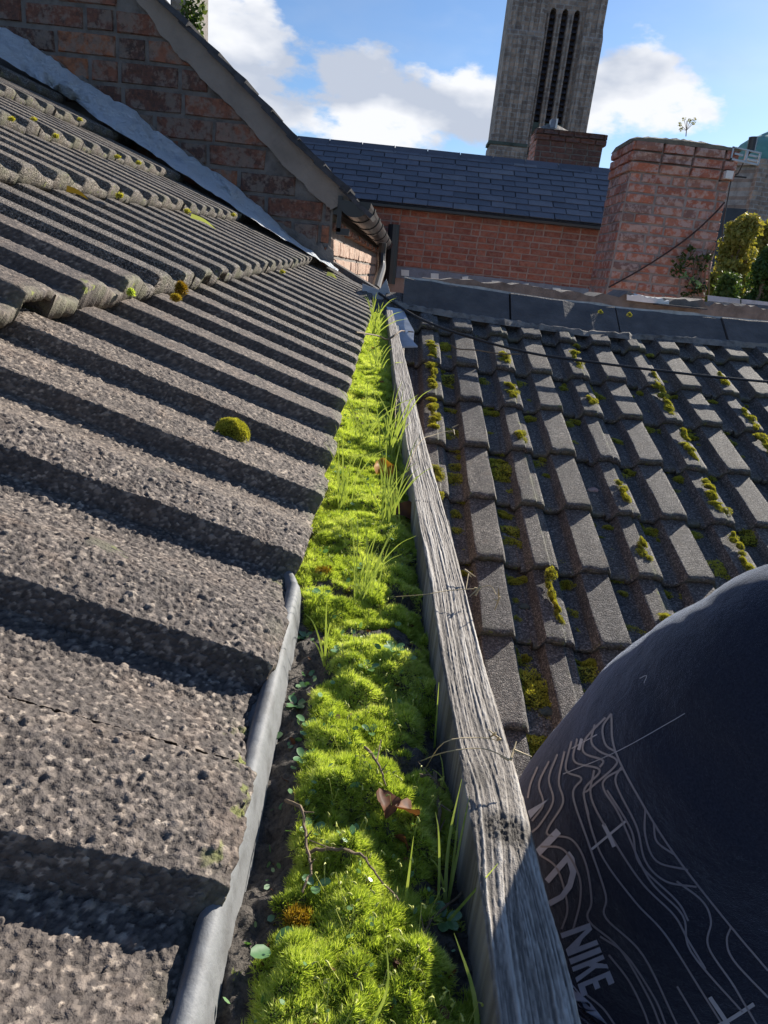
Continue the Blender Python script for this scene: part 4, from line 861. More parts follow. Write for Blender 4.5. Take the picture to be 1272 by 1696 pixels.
# rendered verge band
mb = MB(); vs = []; T = crv(TV, 8); Bb = crv([V(p.x, p.y, p.z) for p in BV], 8); m = 60
for k in range(m + 1):
    a = T[int(k * (len(T) - 1) / m)]; b = Bb[int(k * (len(Bb) - 1) / m)]; j = .022 * (fbm(np.array([k * .5]), np.array([1.]), 9, 3)[0] - .45); vs += [V(a.x, YG - .03, a.z), V(b.x + j, YG - .03, b.z + j), V(b.x + j, YG + .01, b.z + j - .004)]
mb.add(vs, [(k * 3 + j, k * 3 + 1 + j, k * 3 + 4 + j, k * 3 + 3 + j) for k in range(m) for j in (0, 1)]); mb.build('verge_band', M_render, gh_)
# slate roof of the gable house: slab plus verge slates
dT = (TV[4] - TV[0]).normalized(); nrm = V(-dT.z, 0, dT.x); nrm = nrm if nrm.z > 0 else -nrm
mb = MB(); mb.prism([TV[0] + V(.02, -.05, -.01), TV[-1] + V(0, -.05, -.01), TV[-1] + V(0, -.05, -.01) + nrm * .02, TV[0] + V(.02, -.05, -.01) + nrm * .02], V(0, 5.4, 0)); rfG = mb.build('roof', M_slateD, gh_)
P0 = TV[0] + V(.07, 0, -.06)
Tc = crv([P0] + TV[1:], 12)
acc_ = 0; last = Tc[0]
for p in Tc[1:]:
    if (p - last).length > .17:
        d = (p - last).normalized(); n_ = V(-d.z, 0, d.x); n_ = n_ if n_.z > 0 else -n_; mb = MB(); t = random.uniform(.016, .028); yy = YG - .075 + random.uniform(-.012, .012)
        mb.prism([last - d * .05 + n_ * (t + .012), p + n_ * .010, p - n_ * .008, last - d * .05 + n_ * .004], V(0, .3, 0)); 
        for v in mb.v: v.y += yy - YG
        mb.build('slate', M_slateD, rfG); last = p
# sunlit side wall bricks below the gutter
O = V(XS, YG, -.30); xin = V(-1, 0, 0)
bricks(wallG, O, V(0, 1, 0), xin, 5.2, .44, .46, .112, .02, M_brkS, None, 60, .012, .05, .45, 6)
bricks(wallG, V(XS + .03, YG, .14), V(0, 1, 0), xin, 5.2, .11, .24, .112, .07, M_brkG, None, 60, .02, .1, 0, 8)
# fascia, gutter, bracket, downpipe
mb = MB(); mb.box((XS, YG + .0, .255), (XS + .05, 9.3, .40)); mb.build('fascia', M_black, gh_)
gc_ = hitY(588, 334, YG - .05); gut_ = MB(); rr = .088; n = 14
def half_gutter(y0, y1, r, th=.006):
    vs = []; 
    for y in (y0, y1):
        for k in range(n + 1): a = math.pi * k / n; vs.append(V(gc_.x - math.cos(a) * r, y, gc_.z - math.sin(a) * r * .9 - (y - YG) * .004))
        for k in range(n + 1): a = math.pi * k / n; vs.append(V(gc_.x - math.cos(a) * (r - th), y, gc_.z - math.sin(a) * (r - th) * .9 - (y - YG) * .004))
    m = n + 1; fs = []
    for k in range(n): fs += [(k, k + 1, 2 * m + k + 1, 2 * m + k), (m + k + 1, m + k, 3 * m + k, 3 * m + k + 1), (k, m + k, m + k + 1, k + 1), (2 * m + k, 2 * m + k + 1, 3 * m + k + 1, 3 * m + k)]
    fs += [(0, 2 * m, 3 * m, m), (n, m + n, 3 * m + n, 2 * m + n)]; gut_.add(vs, fs)
half_gutter(YG - .06, 9.0, rr)
vs = [V(gc_.x - math.cos(math.pi * k / n) * rr, YG - .062, gc_.z - math.sin(math.pi * k / n) * rr * .9) for k in range(n + 1)]; gut_.prism(vs, V(0, .006, 0))
M_gut = mat_simple('grey_black_gutter', (.016, .016, .018), .38, .3, 6, 0, spec=.5)
gt = gut_.build('gutter', M_gut, gh_)
for y in (4.25, 4.9, 5.5, 6.4, 7.3, 8.3): gut_ = MB(); half_gutter(y, y + .09, rr + .008, .012); gut_.build('gutter_joint', M_gut, gt)
mb = MB(); x_ = hitY(564, 335, YG - .03); mb.box((x_.x - .012, YG - .05, x_.z - .15), (x_.x + .012, YG - .03, x_.z + .03)); mb.box((x_.x - .012, YG - .05, x_.z - .165), (x_.x + .06, YG - .03, x_.z - .13)); mb.build('gutter_bracket', M_gut, gt)
mb = MB(); mb.tube(crv([hitY(634, 402, 6.2), hitY(632, 425, 6.2), hitY(632, 445, 6.1), hitY(626, 465, 5.6), hitY(622, 480, 5.2)], 4), .035, 10); mb.build('downpipe', M_gut, gh_)
mb = MB(); mb.tube([hitY(653, 372, 9.25), hitY(648, 438, 9.25), hitY(645, 470, 9.25)], .075, 10); TAG(mb.build('downpipe', M_black), 'dark blue grey downpipe standing against the red brick wall beside the black gutter', 'pipe')
# pale chimney and plant behind the verge
cg = EMP('pale_chimney', 'pale cream chimney corner just visible above the gable verge at the top left', 'chimney')
a = hitY(283, 60, 5.2); b = hitY(309, 60, 5.2); mb = MB(); mb.box((a.x, 5.2, a.z - .8), (b.x, 5.7, a.z + 1.1)); w_ = mb.build('stack', M_mortar, cg)
bricks(w_, V(a.x, 5.2, a.z - .3), V(1, 0, 0), V(0, 1, 0), b.x - a.x, 1.4, .31, .11, .016, mat_brick('cream_brick', [(0, (.36, .27, .19)), (1, (.5, .4, .3))], (.6, .5, .4), .5, .3), None, 100, .008, .05, .4, 12)
# silver flashing
fo = [(-40, 22, 75), (0, 42, 95), (60, 78, 132), (125, 128, 168), (165, 150, 200), (210, 175, 228), (265, 222, 264), (330, 268, 306), (385, 305, 342), (430, 345, 372), (480, 392, 402), (530, 428, 432), (560, 446, 448)]
vs = []; nn = 80; m = 9
xs_ = [f[0] for f in fo]
for k in range(nn + 1):
    x = -40 + 600 * k / nn; yt = np.interp(x, xs_, [f[1] * .86 + f[2] * .14 for f in fo]) + rng.normal() * 1.5; yb = np.interp(x, xs_, [f[2] for f in fo]) + rng.normal() * .8
    Pt = hitY(x + (yb - yt) * .25, yt, YG - .022); Pb = hitP(x, yb, Ol + Nl * .026, Nl); Pb = Pb if Pb.y < YG - .08 else hitY(x, yb, YG - .08); Pm = hitY(x + (yb - yt) * .08, yt + (yb - yt) * .62, YG - .15)
    for j in range(m):
        t = j / (m - 1); P = (Pt.lerp(Pm, t / .6) if t < .6 else Pm.lerp(Pb, (t - .6) / .4)); s = .004 + .012 * math.sin(math.pi * t)
        P = P + V(0, -1, .6) * s * 3.0 * (fbm(np.array([x * .045]), np.array([t * 3.]), 3, 4)[0] - .35) * 2; vs.append(P)
o = OB('silver_flashing', ME('silver_flashing', vs, [(k * m + j, (k + 1) * m + j, (k + 1) * m + j + 1, k * m + j + 1) for k in range(nn) for j in range(m - 1)], M_foil, True)); TAG(o, 'crumpled silver flashing tape sealing the left roof to the gable wall', 'flashing')
# smeared mortar above the flashing
band(gh_, 'mortar_smear', M_mortar, [(-40, 18), (60, 80), (165, 150), (265, 222), (385, 308), (430, 348), (500, 385), (553, 412)], [(-40, 60), (60, 110), (165, 180), (265, 245), (385, 325), (430, 362), (500, 412), (553, 440)], YG - .017, .017, .012, 80)

# ------------------------------------------------------------------ red brick building with slate roof
YW = 9.4
rbg = EMP('red_brick_building', 'long red brick building with a blue slate roof behind the right roof', 'building')
ex0, ex1 = hitY(560, 327, YW), hitY(1060, 377, YW); ez = (hitY(800, 350, YW)).z
eL = hitY(610, 330, YW); zE = .82
mb = MB(); mb.box((-2.0, YW, -6), (2.95, YW + 4.5, zE)); wr = mb.build('wall', M_mortarR, rbg)
clipR = [(600, 320), (1030, 368), (1015, 492), (632, 446)]
bricks(wr, V(-1.0, YW, -.02), V(1, 0, 0), V(0, 1, 0), 3.9, .82, .235, .077, .013, M_brkR, clipR, 296, .008, .05, .35, 21, 1)
band(rbg, 'lead_flashing', M_lead, [(625, 437), (1020, 484)], [(625, 456), (1020, 505)], YW - .03, .03, .003, 40)
for x in (671, 720, 821, 922): 
    yb = 438 + (x - 625) * .119 + 10; mb = MB(); mb.prism([hitY(x - 6.5, yb - 7, YW - .05), hitY(x + 6.5, yb - 6, YW - .05), hitY(x + 6.5, yb + 4, YW - .05), hitY(x - 6.5, yb + 3, YW - .05)], V(0, .015, 0)); mb.build('lead_clip', M_white, rbg)
for x in (771, 871): yb = 438 + (x - 625) * .119 + 10; mb = MB(); mb.prism([hitY(x - 6, yb - 7, YW - .05), hitY(x + 5, yb - 8, YW - .05), hitY(x + 1, yb + 6, YW - .05), hitY(x - 2, yb + 7, YW - .05)], V(0, .02, 0)); mb.build('lead_clip', M_white, rbg)
# roof plane
sl_ = R_(35); Us = V(0, math.cos(sl_), math.sin(sl_)); Ns = V(0, -math.sin(sl_), math.cos(sl_)); Os = V(0, YW - .12, zE - .02)
zr = (hitY(755, 256, YW + 1.2)).z
# ridge height found where the view ray to the ridge line meets the slope
Rr = hitP(755, 257, Os, Ns); ulen = (Rr - Os).dot(Us)
mb = MB(); mb.box((-3.2, 0, -.05), (2.95, ulen, -.006), (Os, X1, Us, Ns)); rfR = mb.build('roof', M_slateD, rbg)
sm = ME('slate', [(.004, 0, .009), (.996, 0, .009), (1, 1, .001), (0, 1, .001), (.004, 0, 0), (.996, 0, 0)], [(0, 1, 2, 3), (4, 5, 1, 0), (4, 0, 3), (5, 2, 1)], M_slate)
nr = 10; gR = ulen / nr; cnt = 0; restS = MB()
for r in range(nr):
    x = -3.1 + (.16 if r % 2 else 0)
    while x < 2.9:
        w = .325; T = Matrix.Identity(4)
        for a in range(3): T[a][0] = X1[a] * (w - .010); T[a][1] = Us[a] * (gR * 1.15); T[a][2] = Ns[a]
        jx = random.uniform(-.004, .004); T.translation = Os + X1 * (x + jx) + Us * (gR * r + random.uniform(-.006, .006)) + Ns * (.004 + random.uniform(0, .003))
        pc = proj(T.translation + X1 * .15)
        if 440 < pc[0] < 1080: OB('slate', sm, rfR).matrix_world = T
        x += w
x = -3.1
while x < 2.9:
    mb = MB(); c0 = Os + Us * ulen + X1 * x; mb.prism([c0 + V(0, -.12, -.085 + .0), c0 + V(0, 0, .035), c0 + V(0, .12, -.085), c0 + V(0, .11, -.10), c0 + V(0, 0, .0), c0 + V(0, -.11, -.10)], V(.44, 0, 0))
    mb.tube([c0 + V(.44, -.12, -.08), c0 + V(.44, 0, .034), c0 + V(.44, .1, -.08)], .007, 5); mb.build('ridge_tile', M_slate, rfR); x += .455
mb = MB(); mb.box((-2.0, YW - .14, zE - .075), (2.95, YW - .02, zE - .045)); mb.build('eaves_board', M_black, rbg)
# rear chimney
rc = EMP('rear_chimney', 'short dark brick chimney behind the slate ridge in front of the church tower', 'chimney')
YC = 12.5; a = hitY(888, 240, YC); b = hitY(999, 240, YC); zt = 2.42
mb = MB(); mb.box((a.x, YC, .5), (b.x, YC + .7, zt)); w_ = mb.build('stack', M_mortar, rc)
nb_ = bricks(w_, V(a.x, YC, 1.75), V(1, 0, 0), V(0, 1, 0), b.x - a.x, zt - 1.75, .25, .085, .014, M_brkD, None, 150, .01, .05, .3, 31)
bricks(w_, V(a.x, YC + .7, 1.75), V(0, -1, 0), V(1, 0, 0), .7, zt - 1.75, .25, .085, .014, M_brkC, None, 40, .01, .05, .3, 33)  # left face laid in paler brick, its lit look put into the colour
bricks(w_, V(a.x - .04, YC - .03, zt - .17), V(1, 0, 0), V(0, 1, 0), b.x - a.x + .09, .17, .25, .085, .012, M_brkD, None, 60, .01, .2, .2, 32)
mb = MB(); n = 16; vs = []
for k in range(n + 1): xx = a.x - .02 + (b.x - a.x + .05) * k / n; vs += [V(xx, YC - .02, zt), V(xx, YC + .2, zt + .02 + .10 * math.exp(-((k / n - .25) / .16) ** 2) + rng.random() * .015), V(xx, YC + .7, zt)]
mb.add(vs, [(k * 3 + j, k * 3 + 3 + j, k * 3 + 4 + j, k * 3 + 1 + j) for k in range(n) for j in (0, 1)]); mb.build('mortar_cap', M_mortar, rc)
q = hitY(919, 195, YC + .1); mb = MB(); mb.box((q.x - .06, YC + .05, zt + .02), (q.x + .015, YC + .2, zt + .16)); mb.build('flue_box', M_lead, rc); mb = MB(); mb.box((q.x + .02, YC + .04, zt + .03), (q.x + .05, YC + .2, zt + .17)); mb.build('flue_edge', M_white, rc)

# ------------------------------------------------------------------ tall chimney on the right
tcm = EMP('tall_chimney', 'tall weathered red brick chimney right of centre with efflorescence, corbelled top and a tiny tree', 'chimney')
YT = 6.4; xa0, xa1 = 1.800, 2.690; zb_, zc_ = -.3, 1.14
def XZ(z): return 1.800 - (z - .05) * .010, 2.690 - (z - .05) * .05
mb = MB(); l0, r0 = XZ(zb_); l1, r1 = XZ(1.2); dp = .62
mb.add([V(l0, YT, zb_ - 3), V(r0, YT, zb_ - 3), V(r0, YT + dp, zb_ - 3), V(l0, YT + dp, zb_ - 3), V(l1, YT, 1.2), V(r1, YT, 1.2), V(r1, YT + dp, 1.2), V(l1, YT + dp, 1.2)], [(0, 3, 2, 1), (4, 5, 6, 7), (0, 1, 5, 4), (1, 2, 6, 5), (2, 3, 7, 6), (3, 0, 4, 7)])
st = mb.build('stack', M_mortarC, tcm)
bh = .079; nrow = 13
z = -.04; seed = 50
while z < 1.21:
    l, r_ = XZ(z + bh / 2); out_ = 0
    if z > .93: out_ = .028
    l -= out_ * .6; r_ += out_
    bricks(st, V(l, YT - out_, z), V(1, 0, 0), V(0, 1, 0), r_ - l, bh, .262, bh, .014, M_brkC, None, 40, .008, .06 + out_, .25, seed)
    bricks(st, V(l, YT + dp, z), V(0, -1, 0), V(1, 0, 0), dp + out_, bh, .23, bh, .012, M_brkC, None, 20, .010, .05 + out_, .35, seed + 1)
    z += bh; seed += 1
mb = MB(); n = 30; vs = []; l, r_ = XZ(1.2)
for k in range(n + 1):
    t = k / n; xx = l - .03 + (r_ - l + .06) * t; hgt = .03 + .035 * math.sin(math.pi * min(1, t * 1.05)) ** .5 + rng.random() * .012
    for (yy, hh) in ((YT - .035, 0), (YT - .03, hgt * .5), (YT + .1, hgt), (YT + dp - .1, hgt), (YT + dp + .02, 0)): vs.append(V(xx, yy, 1.215 + hh))
mb.add(vs, [(k * 5 + j, k * 5 + 5 + j, k * 5 + 6 + j, k * 5 + 1 + j) for k in range(n) for j in range(4)] + [(0, 1, 2, 3, 4), tuple(n * 5 + j for j in (4, 3, 2, 1, 0))]); mb.build('mortar_cap', mat_simple('mossy_cement', (.17, .15, .11), .9, .4, 10, .01), tcm)
# cable on the chimney, aerial box, brackets
cable([hitY(1008, 476, YT - .04), hitY(1060, 447, YT - .04), hitY(1110, 415, YT - .04), hitY(1150, 385, YT - .04), hitY(1185, 352, YT - .05), hitY(1200, 335, YT - .05)], .008, 'dark cable running diagonally up the face of the tall chimney', mat_simple('rusty_cable', (.05, .03, .028)))
ae = EMP('aerial_bracket', 'metal aerial bracket box on the right side of the tall chimney', 'aerial')
a0 = hitY(1210, 244, YT); xu = (hitY(1257, 254, YT) - a0); xl_ = xu.length; xu.normalize(); zu = (hitY(1206, 262, YT) - a0).normalized(); bwid = (hitY(1206, 266, YT) - a0).length
mb = MB()
for (u0, v0, u1, v1) in [(0, 0, 1, .1), (0, .86, 1, 1), (0, 0, .05, 1), (.95, 0, 1, 1), (.48, .1, .56, .9), (.1, .42, .4, .56), (.62, .3, .9, .42), (.6, .62, .92, .75)]:
    mb.box((u0 * xl_, 0, v0 * bwid), (u1 * xl_, .02, v1 * bwid), (a0 + V(0, -.05, 0), xu, V(0, 1, 0), zu))
mb.build('frame', mat_simple('galvanised', (.42, .44, .47), .35, .2, 20, 0, metal=.5), ae)
mb = MB(); mb.tube([hitY(1190, 300, YT), hitY(1222, 288, YT), hitY(1235, 262, YT), hitY(1244, 250, YT)], .007, 6); mb.tube([hitY(1195, 296, YT), hitY(1215, 292, YT), hitY(1236, 294, YT)], .007, 6); mb.tube([hitY(1214, 282, YT), hitY(1205, 330, YT), hitY(1198, 370, YT), hitY(1196, 400, YT)], .006, 6); mb.build('cable', M_wire, ae)
mb = MB(); mb.tube([hitY(1243, 252, YT), hitY(1248, 227, YT)], .035, 10); mb.build('pole_end', M_black, ae)
mb = MB(); mb.box((-.03, -.03, -.03), (.03, .03, .03), (hitY(1206, 290, YT - .05), V(1, 0, 0), V(0, 1, 0), V(0, 0, 1))); mb.build('junction_box', M_white, ae)

def foliage(name, pts, n, lsz, mat, spread, tone=.5, parent=None):
    """leaf-sized quads round given centres: pts = (x,y,z,r)"""
    pts = np.array(pts); k = rng.integers(0, len(pts), n); d = rng.normal(size=(n, 3)); d /= np.linalg.norm(d, axis=1)[:, None]; r = rng.random(n) ** .45
    c = pts[k, :3] + d * (pts[k, 3] * r)[:, None] * spread; a = rng.normal(size=(n, 3)); a /= np.linalg.norm(a, axis=1)[:, None]; b = np.cross(a, rng.normal(size=(n, 3))); b /= np.linalg.norm(b, axis=1)[:, None]
    s = lsz * (.6 + .8 * rng.random(n))[:, None]; v = np.stack([c - a * s, c + b * s * .5, c + a * s, c - b * s * .5], 1).reshape(-1, 3); me = MEN(name, v, np.arange(4 * n).reshape(-1, 4), mat)
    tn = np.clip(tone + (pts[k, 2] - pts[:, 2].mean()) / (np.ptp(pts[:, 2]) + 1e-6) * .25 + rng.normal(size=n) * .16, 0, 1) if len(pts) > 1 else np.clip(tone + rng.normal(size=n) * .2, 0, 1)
    cc = np.ones((4 * n, 4)); cc[:, 0] = np.repeat(tn, 4); setcol(me, 'var', cc); return OB(name, me, parent)
# tiny tree on chimney top
tt = EMP('rooftop_sapling', 'tiny sapling sprouting from the top of the tall chimney', 'plant')
b0 = hitY(1136, 226, YT + .2); mb = MB(); mb.tube([b0, hitY(1138, 200, YT + .2)], .004, 5); tips = []
for (x, y) in [(1126, 206), (1148, 205), (1133, 197), (1143, 200), (1150, 198), (1128, 214)]: q = hitY(x, y, YT + .2); mb.tube([hitY(1137, 216, YT + .2), q], .002, 4); tips.append((*q, .018))
mb.build('stem', M_twig, tt); foliage('leaves', tips, 130, .008, M_treeA, 1.0, .6, tt)
# plant top left above verge
pl = EMP('verge_plant', 'leafy weed hanging beside the pale chimney at the top left', 'plant'); tips = [(*hitY(x, y, 4.6), .05) for x, y in [(314, 8), (322, 22), (330, 35), (318, 38), (327, 50), (312, 24), (332, 14)]]
mb = MB()
for t_ in tips: mb.tube([hitY(306, 20, 4.7), V(*t_[:3])], .004, 4)
mb.build('stem', M_twig, pl); foliage('leaves', tips, 170, .022, M_treeB, 1.1, .8, pl)
# ivy at chimney base
iv = EMP('ivy_plant', 'dark ivy with one glossy pale leaf cluster at the foot of the tall chimney', 'plant')
tips = [(*hitY(x, y, YT - .06), r) for x, y, r in [(1125, 440, .07), (1140, 455, .08), (1150, 470, .07), (1128, 425, .06), (1150, 430, .06), (1165, 440, .05), (1120, 452, .05), (1160, 478, .06), (1140, 485, .06), (1172, 425, .04), (1145, 412, .04)]]
foliage('leaves', tips, 300, .020, M_treeB, 1.0, .4, iv)
foliage('pale_leaves', [(*hitY(x, y, YT - .14), .03) for x, y in [(1134, 458), (1145, 464), (1155, 472)]], 26, .022, M_seed, 1.0, 1, iv)
mb = MB()
for k in range(5): mb.tube(crv([hitY(1150 + k * 6, 490, YT - .04), hitY(1148 + k * 7, 455 - k * 5, YT - .04), hitY(1155 + k * 9, 425 - k * 6, YT - .04)], 4), .006, 4)
mb.build('stem', M_twig, iv)

# ------------------------------------------------------------------ church towers
def tower_box(mb, x0, x1, y0, y1, z0, z1): mb.box((x0, y0, z0), (x1, y1, z1))
ct = EMP('church_tower', 'tall dark stone church tower with three lancet openings behind the slate roof', 'tower')
YK = 60; xl0 = 5.55; xr0 = 12.5; yb_ = YK + 7
fL, fR = 8.35, 11.0   # recessed central face
# main shaft with lancet recesses: build front as strips
z0, z1 = -6, 26
lw = .46; lc = [8.72, 9.62, 10.52]; lz0, lz1 = 10.6, 19.2
mb = MB(); edges = [fL - .6]; 
for c_ in lc: edges += [c_ - lw / 2, c_ + lw / 2]
edges.append(fR + .6)
for i in range(0, len(edges) - 1, 2): mb.box((edges[i], YK, z0), (edges[i + 1], YK + 1, z1))
for c_ in lc:
    mb.box((c_ - lw / 2, YK, z0), (c_ + lw / 2, YK + 1, lz0 + (c_ - 9.6) * .05)); n = 8; arch = [V(c_ - lw / 2, YK, z1), V(c_ - lw / 2, YK, lz1)] + [V(c_ - lw / 2 * math.cos(math.pi * k / n), YK, lz1 + lw * .75 * math.sin(math.pi * k / n)) for k in range(1, n)] + [V(c_ + lw / 2, YK, lz1), V(c_ + lw / 2, YK, z1)]
    mb.prism(arch, V(0, 1, 0))
mb.box((fL - .6, YK + 1.01, z0), (fR + .6, yb_, z1)); shaft = mb.build('shaft', M_stone, ct)
for c_ in lc:
    mb = MB(); 
    k = lz0
    while k < lz1 + .3: mb.add([V(c_ - lw / 2 + .01, YK + .35, k), V(c_ + lw / 2 - .01, YK + .35, k), V(c_ + lw / 2 - .01, YK + .7, k + .35), V(c_ - lw / 2 + .01, YK + .7, k + .35)], [(0, 1, 2, 3)]); k += .4
    mb.build('louvre', M_louv, ct)
    for s in (-1, 1): mb = MB(); mb.box((c_ + s * (lw / 2 + .09) - .06, YK - .12, lz0 - .4), (c_ + s * (lw / 2 + .09) + .06, YK + .05, lz1)); mb.build('window_shaft', M_stone, ct)
    mb = MB(); mb.prism([V(c_ - lw * .75, YK - .16, 9.7), V(c_ + lw * .75, YK - .16, 9.7), V(c_ + lw * .5, YK + .02, 12.0), V(c_ - lw * .5, YK + .02, 12.0)], V(0, .15, 0)); mb.build('stained_sill', M_stoneD, ct)
# corner buttresses in stages
for (x0, x1, sgn) in ((xl0, fL - .2, -1), (fR + .1, xr0, 1)):
    for (zz0, zz1, g) in ((-6, 10.0, .45), (10.0, 17.6, .22), (17.6, 26, 0)):
        mb = MB(); a_, b_ = (x0 - g * .6, x1 + g * .15) if sgn < 0 else (x0 - g * .1, x1 + g * .35); mb.box((a_, YK - .6 - g, zz0), (b_, YK + 2.2, zz1))
        mb.prism([V(a_, YK - .6 - g, zz1), V(a_, YK - .5 - g + .45, zz1 + .8), V(a_, YK + 1, zz1 + .8), V(a_, YK + 1, zz1)], V(b_ - a_, 0, 0)); mb.build('buttress', M_stone, ct)
        w = b_ - a_; ns = 4 if sgn < 0 else 2
        for k in range(ns):
            cx_ = a_ + w * (k + .5) / ns; mb = MB(); mb.box((cx_ - .17, YK - .78 - g, zz0), (cx_ + .10, YK - .55 - g, zz1 - .3)); mb.build('pier', M_stone, ct)
    mb = MB(); mb.box((x0 - .45 if sgn < 0 else x0, YK - 1.15, 10.0), (x1 if sgn < 0 else x1 + .3, YK + 1, 10.22)); mb.build('string_course', M_stoneD, ct)
# side faces
mb = MB(); mb.box((xl0 + .2, YK + 1.5, -6), (xl0 + 1.2, yb_, 26)); mb.box((xr0 - 1.2, YK + 1.5, -6), (xr0 - .2, yb_, 26)); mb.build('side_wall', M_stone, ct)
# second tower with copper dome
t2 = EMP('domed_turret', 'dark stone turret with a green copper dome at the right edge of the picture', 'tower')
YD = 55; cxp = hitY(1300, 300, YD); cx_, rD = cxp.x, 4.6; dR = 2.35
zspr = hitY(1262, 262, YD).z
def ngon(mb, cx, cy, r, z0, z1, r1=None, n=8):
    r1 = r if r1 is None else r1; vs = [V(cx + r * math.cos(2 * math.pi * (k + .5) / n), cy + r * math.sin(2 * math.pi * (k + .5) / n), z0) for k in range(n)] + [V(cx + r1 * math.cos(2 * math.pi * (k + .5) / n), cy + r1 * math.sin(2 * math.pi * (k + .5) / n), z1) for k in range(n)]
    mb.add(vs, [(k, (k + 1) % n, n + (k + 1) % n, n + k) for k in range(n)] + [tuple(range(n, 2 * n))])
mb = MB(); ngon(mb, cx_, YD + rD, rD, -6, zspr); ngon(mb, cx_, YD + rD, rD * 1.08, zspr - .4, zspr); mb.build('wall', M_stone, t2)
for k in range(8):
    a = 2 * math.pi * (k + .5) / 8; mb = MB(); mb.box((cx_ + rD * math.cos(a) - .3, YD + rD + rD * math.sin(a) - .3, -6), (cx_ + rD * math.cos(a) + .3, YD + rD + rD * math.sin(a) + .3, zspr - .3)); mb.build('pier', M_stone, t2)
mb = MB(); pr = [(1, 0), (.985, .25), (.92, .5), (.78, .72), (.55, .9), (.28, 1.02), (.05, 1.15)]
for i in range(len(pr) - 1): ngon(mb, cx_, YD + rD, dR * pr[i][0], zspr + dR * pr[i][1], zspr + dR * pr[i + 1][1], dR * pr[i + 1][0], 16)
mb.build('dome', M_copper, t2, True)
ch = EMP('church_roof_building', 'church hall with a steep dark slate roof below the domed turret', 'building')
mb = MB(); a, b, c_ = hitY(1196, 344, 48), hitY(1236, 346, 48), hitY(1262, 440, 48); d_ = hitY(1150, 440, 48); mb.prism([d_, c_, b, a], V(0, 6, 0)); mb.build('roof', mat_simple('dark_far_slate', (.05, .053, .065), .6, .3, 1, 0), ch)
mb = MB(); mb.box((d_.x, 48.3, -6), (c_.x, 53, d_.z)); mb.build('wall', M_stone, ch)
# trees at right
def tree(cx, cy, base, hgt, rad, mat, label, n, lsz, seed, tone=.5):
    t = EMP('tree', label, 'tree', None); mb = MB(); mb.tube([V(cx, cy, -6), V(cx, cy, base)], [.25, .14], 8); blobs = []; rd = random.Random(seed)
    for k in range(70):
        a = rd.uniform(0, 6.28); q = rd.random(); r = rad * math.sqrt(rd.random()) * (1 - .75 * q) * .9; P = V(cx + r * math.cos(a), cy + r * math.sin(a), base - hgt * 1.3 + hgt * 2.1 * q); blobs.append((*P, rad * rd.uniform(.24, .42)))
        if k % 3 == 0: mb.tube([V(cx, cy, base - hgt * .3), P], [.09, .03], 5)
    mb.build('trunk', M_twig, t); foliage('crown', blobs, n, lsz, mat, 1.0, tone, t)
def treepx(x, y, Y, hpx, rpx, *a, **k): P = hitY(x, y, Y); s = Y / F_; tree(P.x, Y, P.z, hpx * s, rpx * s, *a, **k)
treepx(1213, 440, 22, 75, 46, M_treeA, 'yellowing autumn tree right beside the tall chimney', 16000, .07, 3, .62)
treepx(1268, 470, 20, 60, 40, M_treeB, 'dark green tree at the right edge above the lead capped wall', 15000, .06, 5, .5)
treepx(1258, 425, 27, 50, 34, M_treeA, 'golden leaved tree rising behind the dark green tree at the right edge', 10000, .08, 7, .55)
treepx(1200, 492, 17, 34, 34, M_treeB, 'low green bush between the tall chimney and the trees', 7000, .05, 9, .6)
treepx(1300, 420, 30, 60, 40, M_treeB, 'far tree cut by the right edge of the picture', 8000, .09, 11, .5)

# ------------------------------------------------------------------ person (leg in printed navy shorts beside the board)
per = EMP('person', 'person kneeling on the right roof, thigh in navy shorts with pale contour line print', 'person')
path = [(V(.48, -.70, -.62), .17), (V(.42, -.30, -.57), .165), None]
def at(x, y, Z): return px_dir(x, y) * Z
ctr = [(at(1170, 2300, .40), .150), (at(1160, 1780, .46), .150), (at(1150, 1500, .48), .147), (at(1240, 1330, .425), .120), (at(1325, 1215, .375), .095), (at(1420, 1130, .35), .072), (at(1540, 1120, .37), .056), (at(1640, 1220, .43), .054)]
def leg_mesh(name, ctr, mat, n=48, seg=10, wr=0, ell=1.0):
    P = crv([c[0] for c in ctr], seg); rs = np.interp(np.linspace(0, len(ctr) - 1, len(P)), range(len(ctr)), [c[1] for c in ctr]); u = None; vs = []
    for i, p in enumerate(P):
        t = (P[min(i + 1, len(P) - 1)] - P[max(i - 1, 0)]).normalized(); u = t.cross(V(0, 0, 1)).normalized(); w = u.cross(t)
        for k in range(n):
            a = 2 * math.pi * k / n; r = rs[i]
            f = wr * (math.sin(a * 3 + i * .35) * .4 + 2 * (fbm(np.array([a * 1.6]), np.array([i * .16]), 5, 3)[0] - .45)) if wr else 0
            vs.append(p + (u * math.cos(a) + w * math.sin(a)) * (r + f))
    m = len(P); fs = [(i * n + k, i * n + (k + 1) % n, (i + 1) * n + (k + 1) % n, (i + 1) * n + k) for i in range(m - 1) for k in range(n)]
    vs.append(P[0]); vs.append(P[-1] + (P[-1] - P[-2]) * 1.0); fs += [(n * m, (k + 1) % n, k) for k in range(n)] + [(n * m + 1, (m - 1) * n + k, (m - 1) * n + (k + 1) % n) for k in range(n)]
    return ME(name, vs, fs, mat, True)
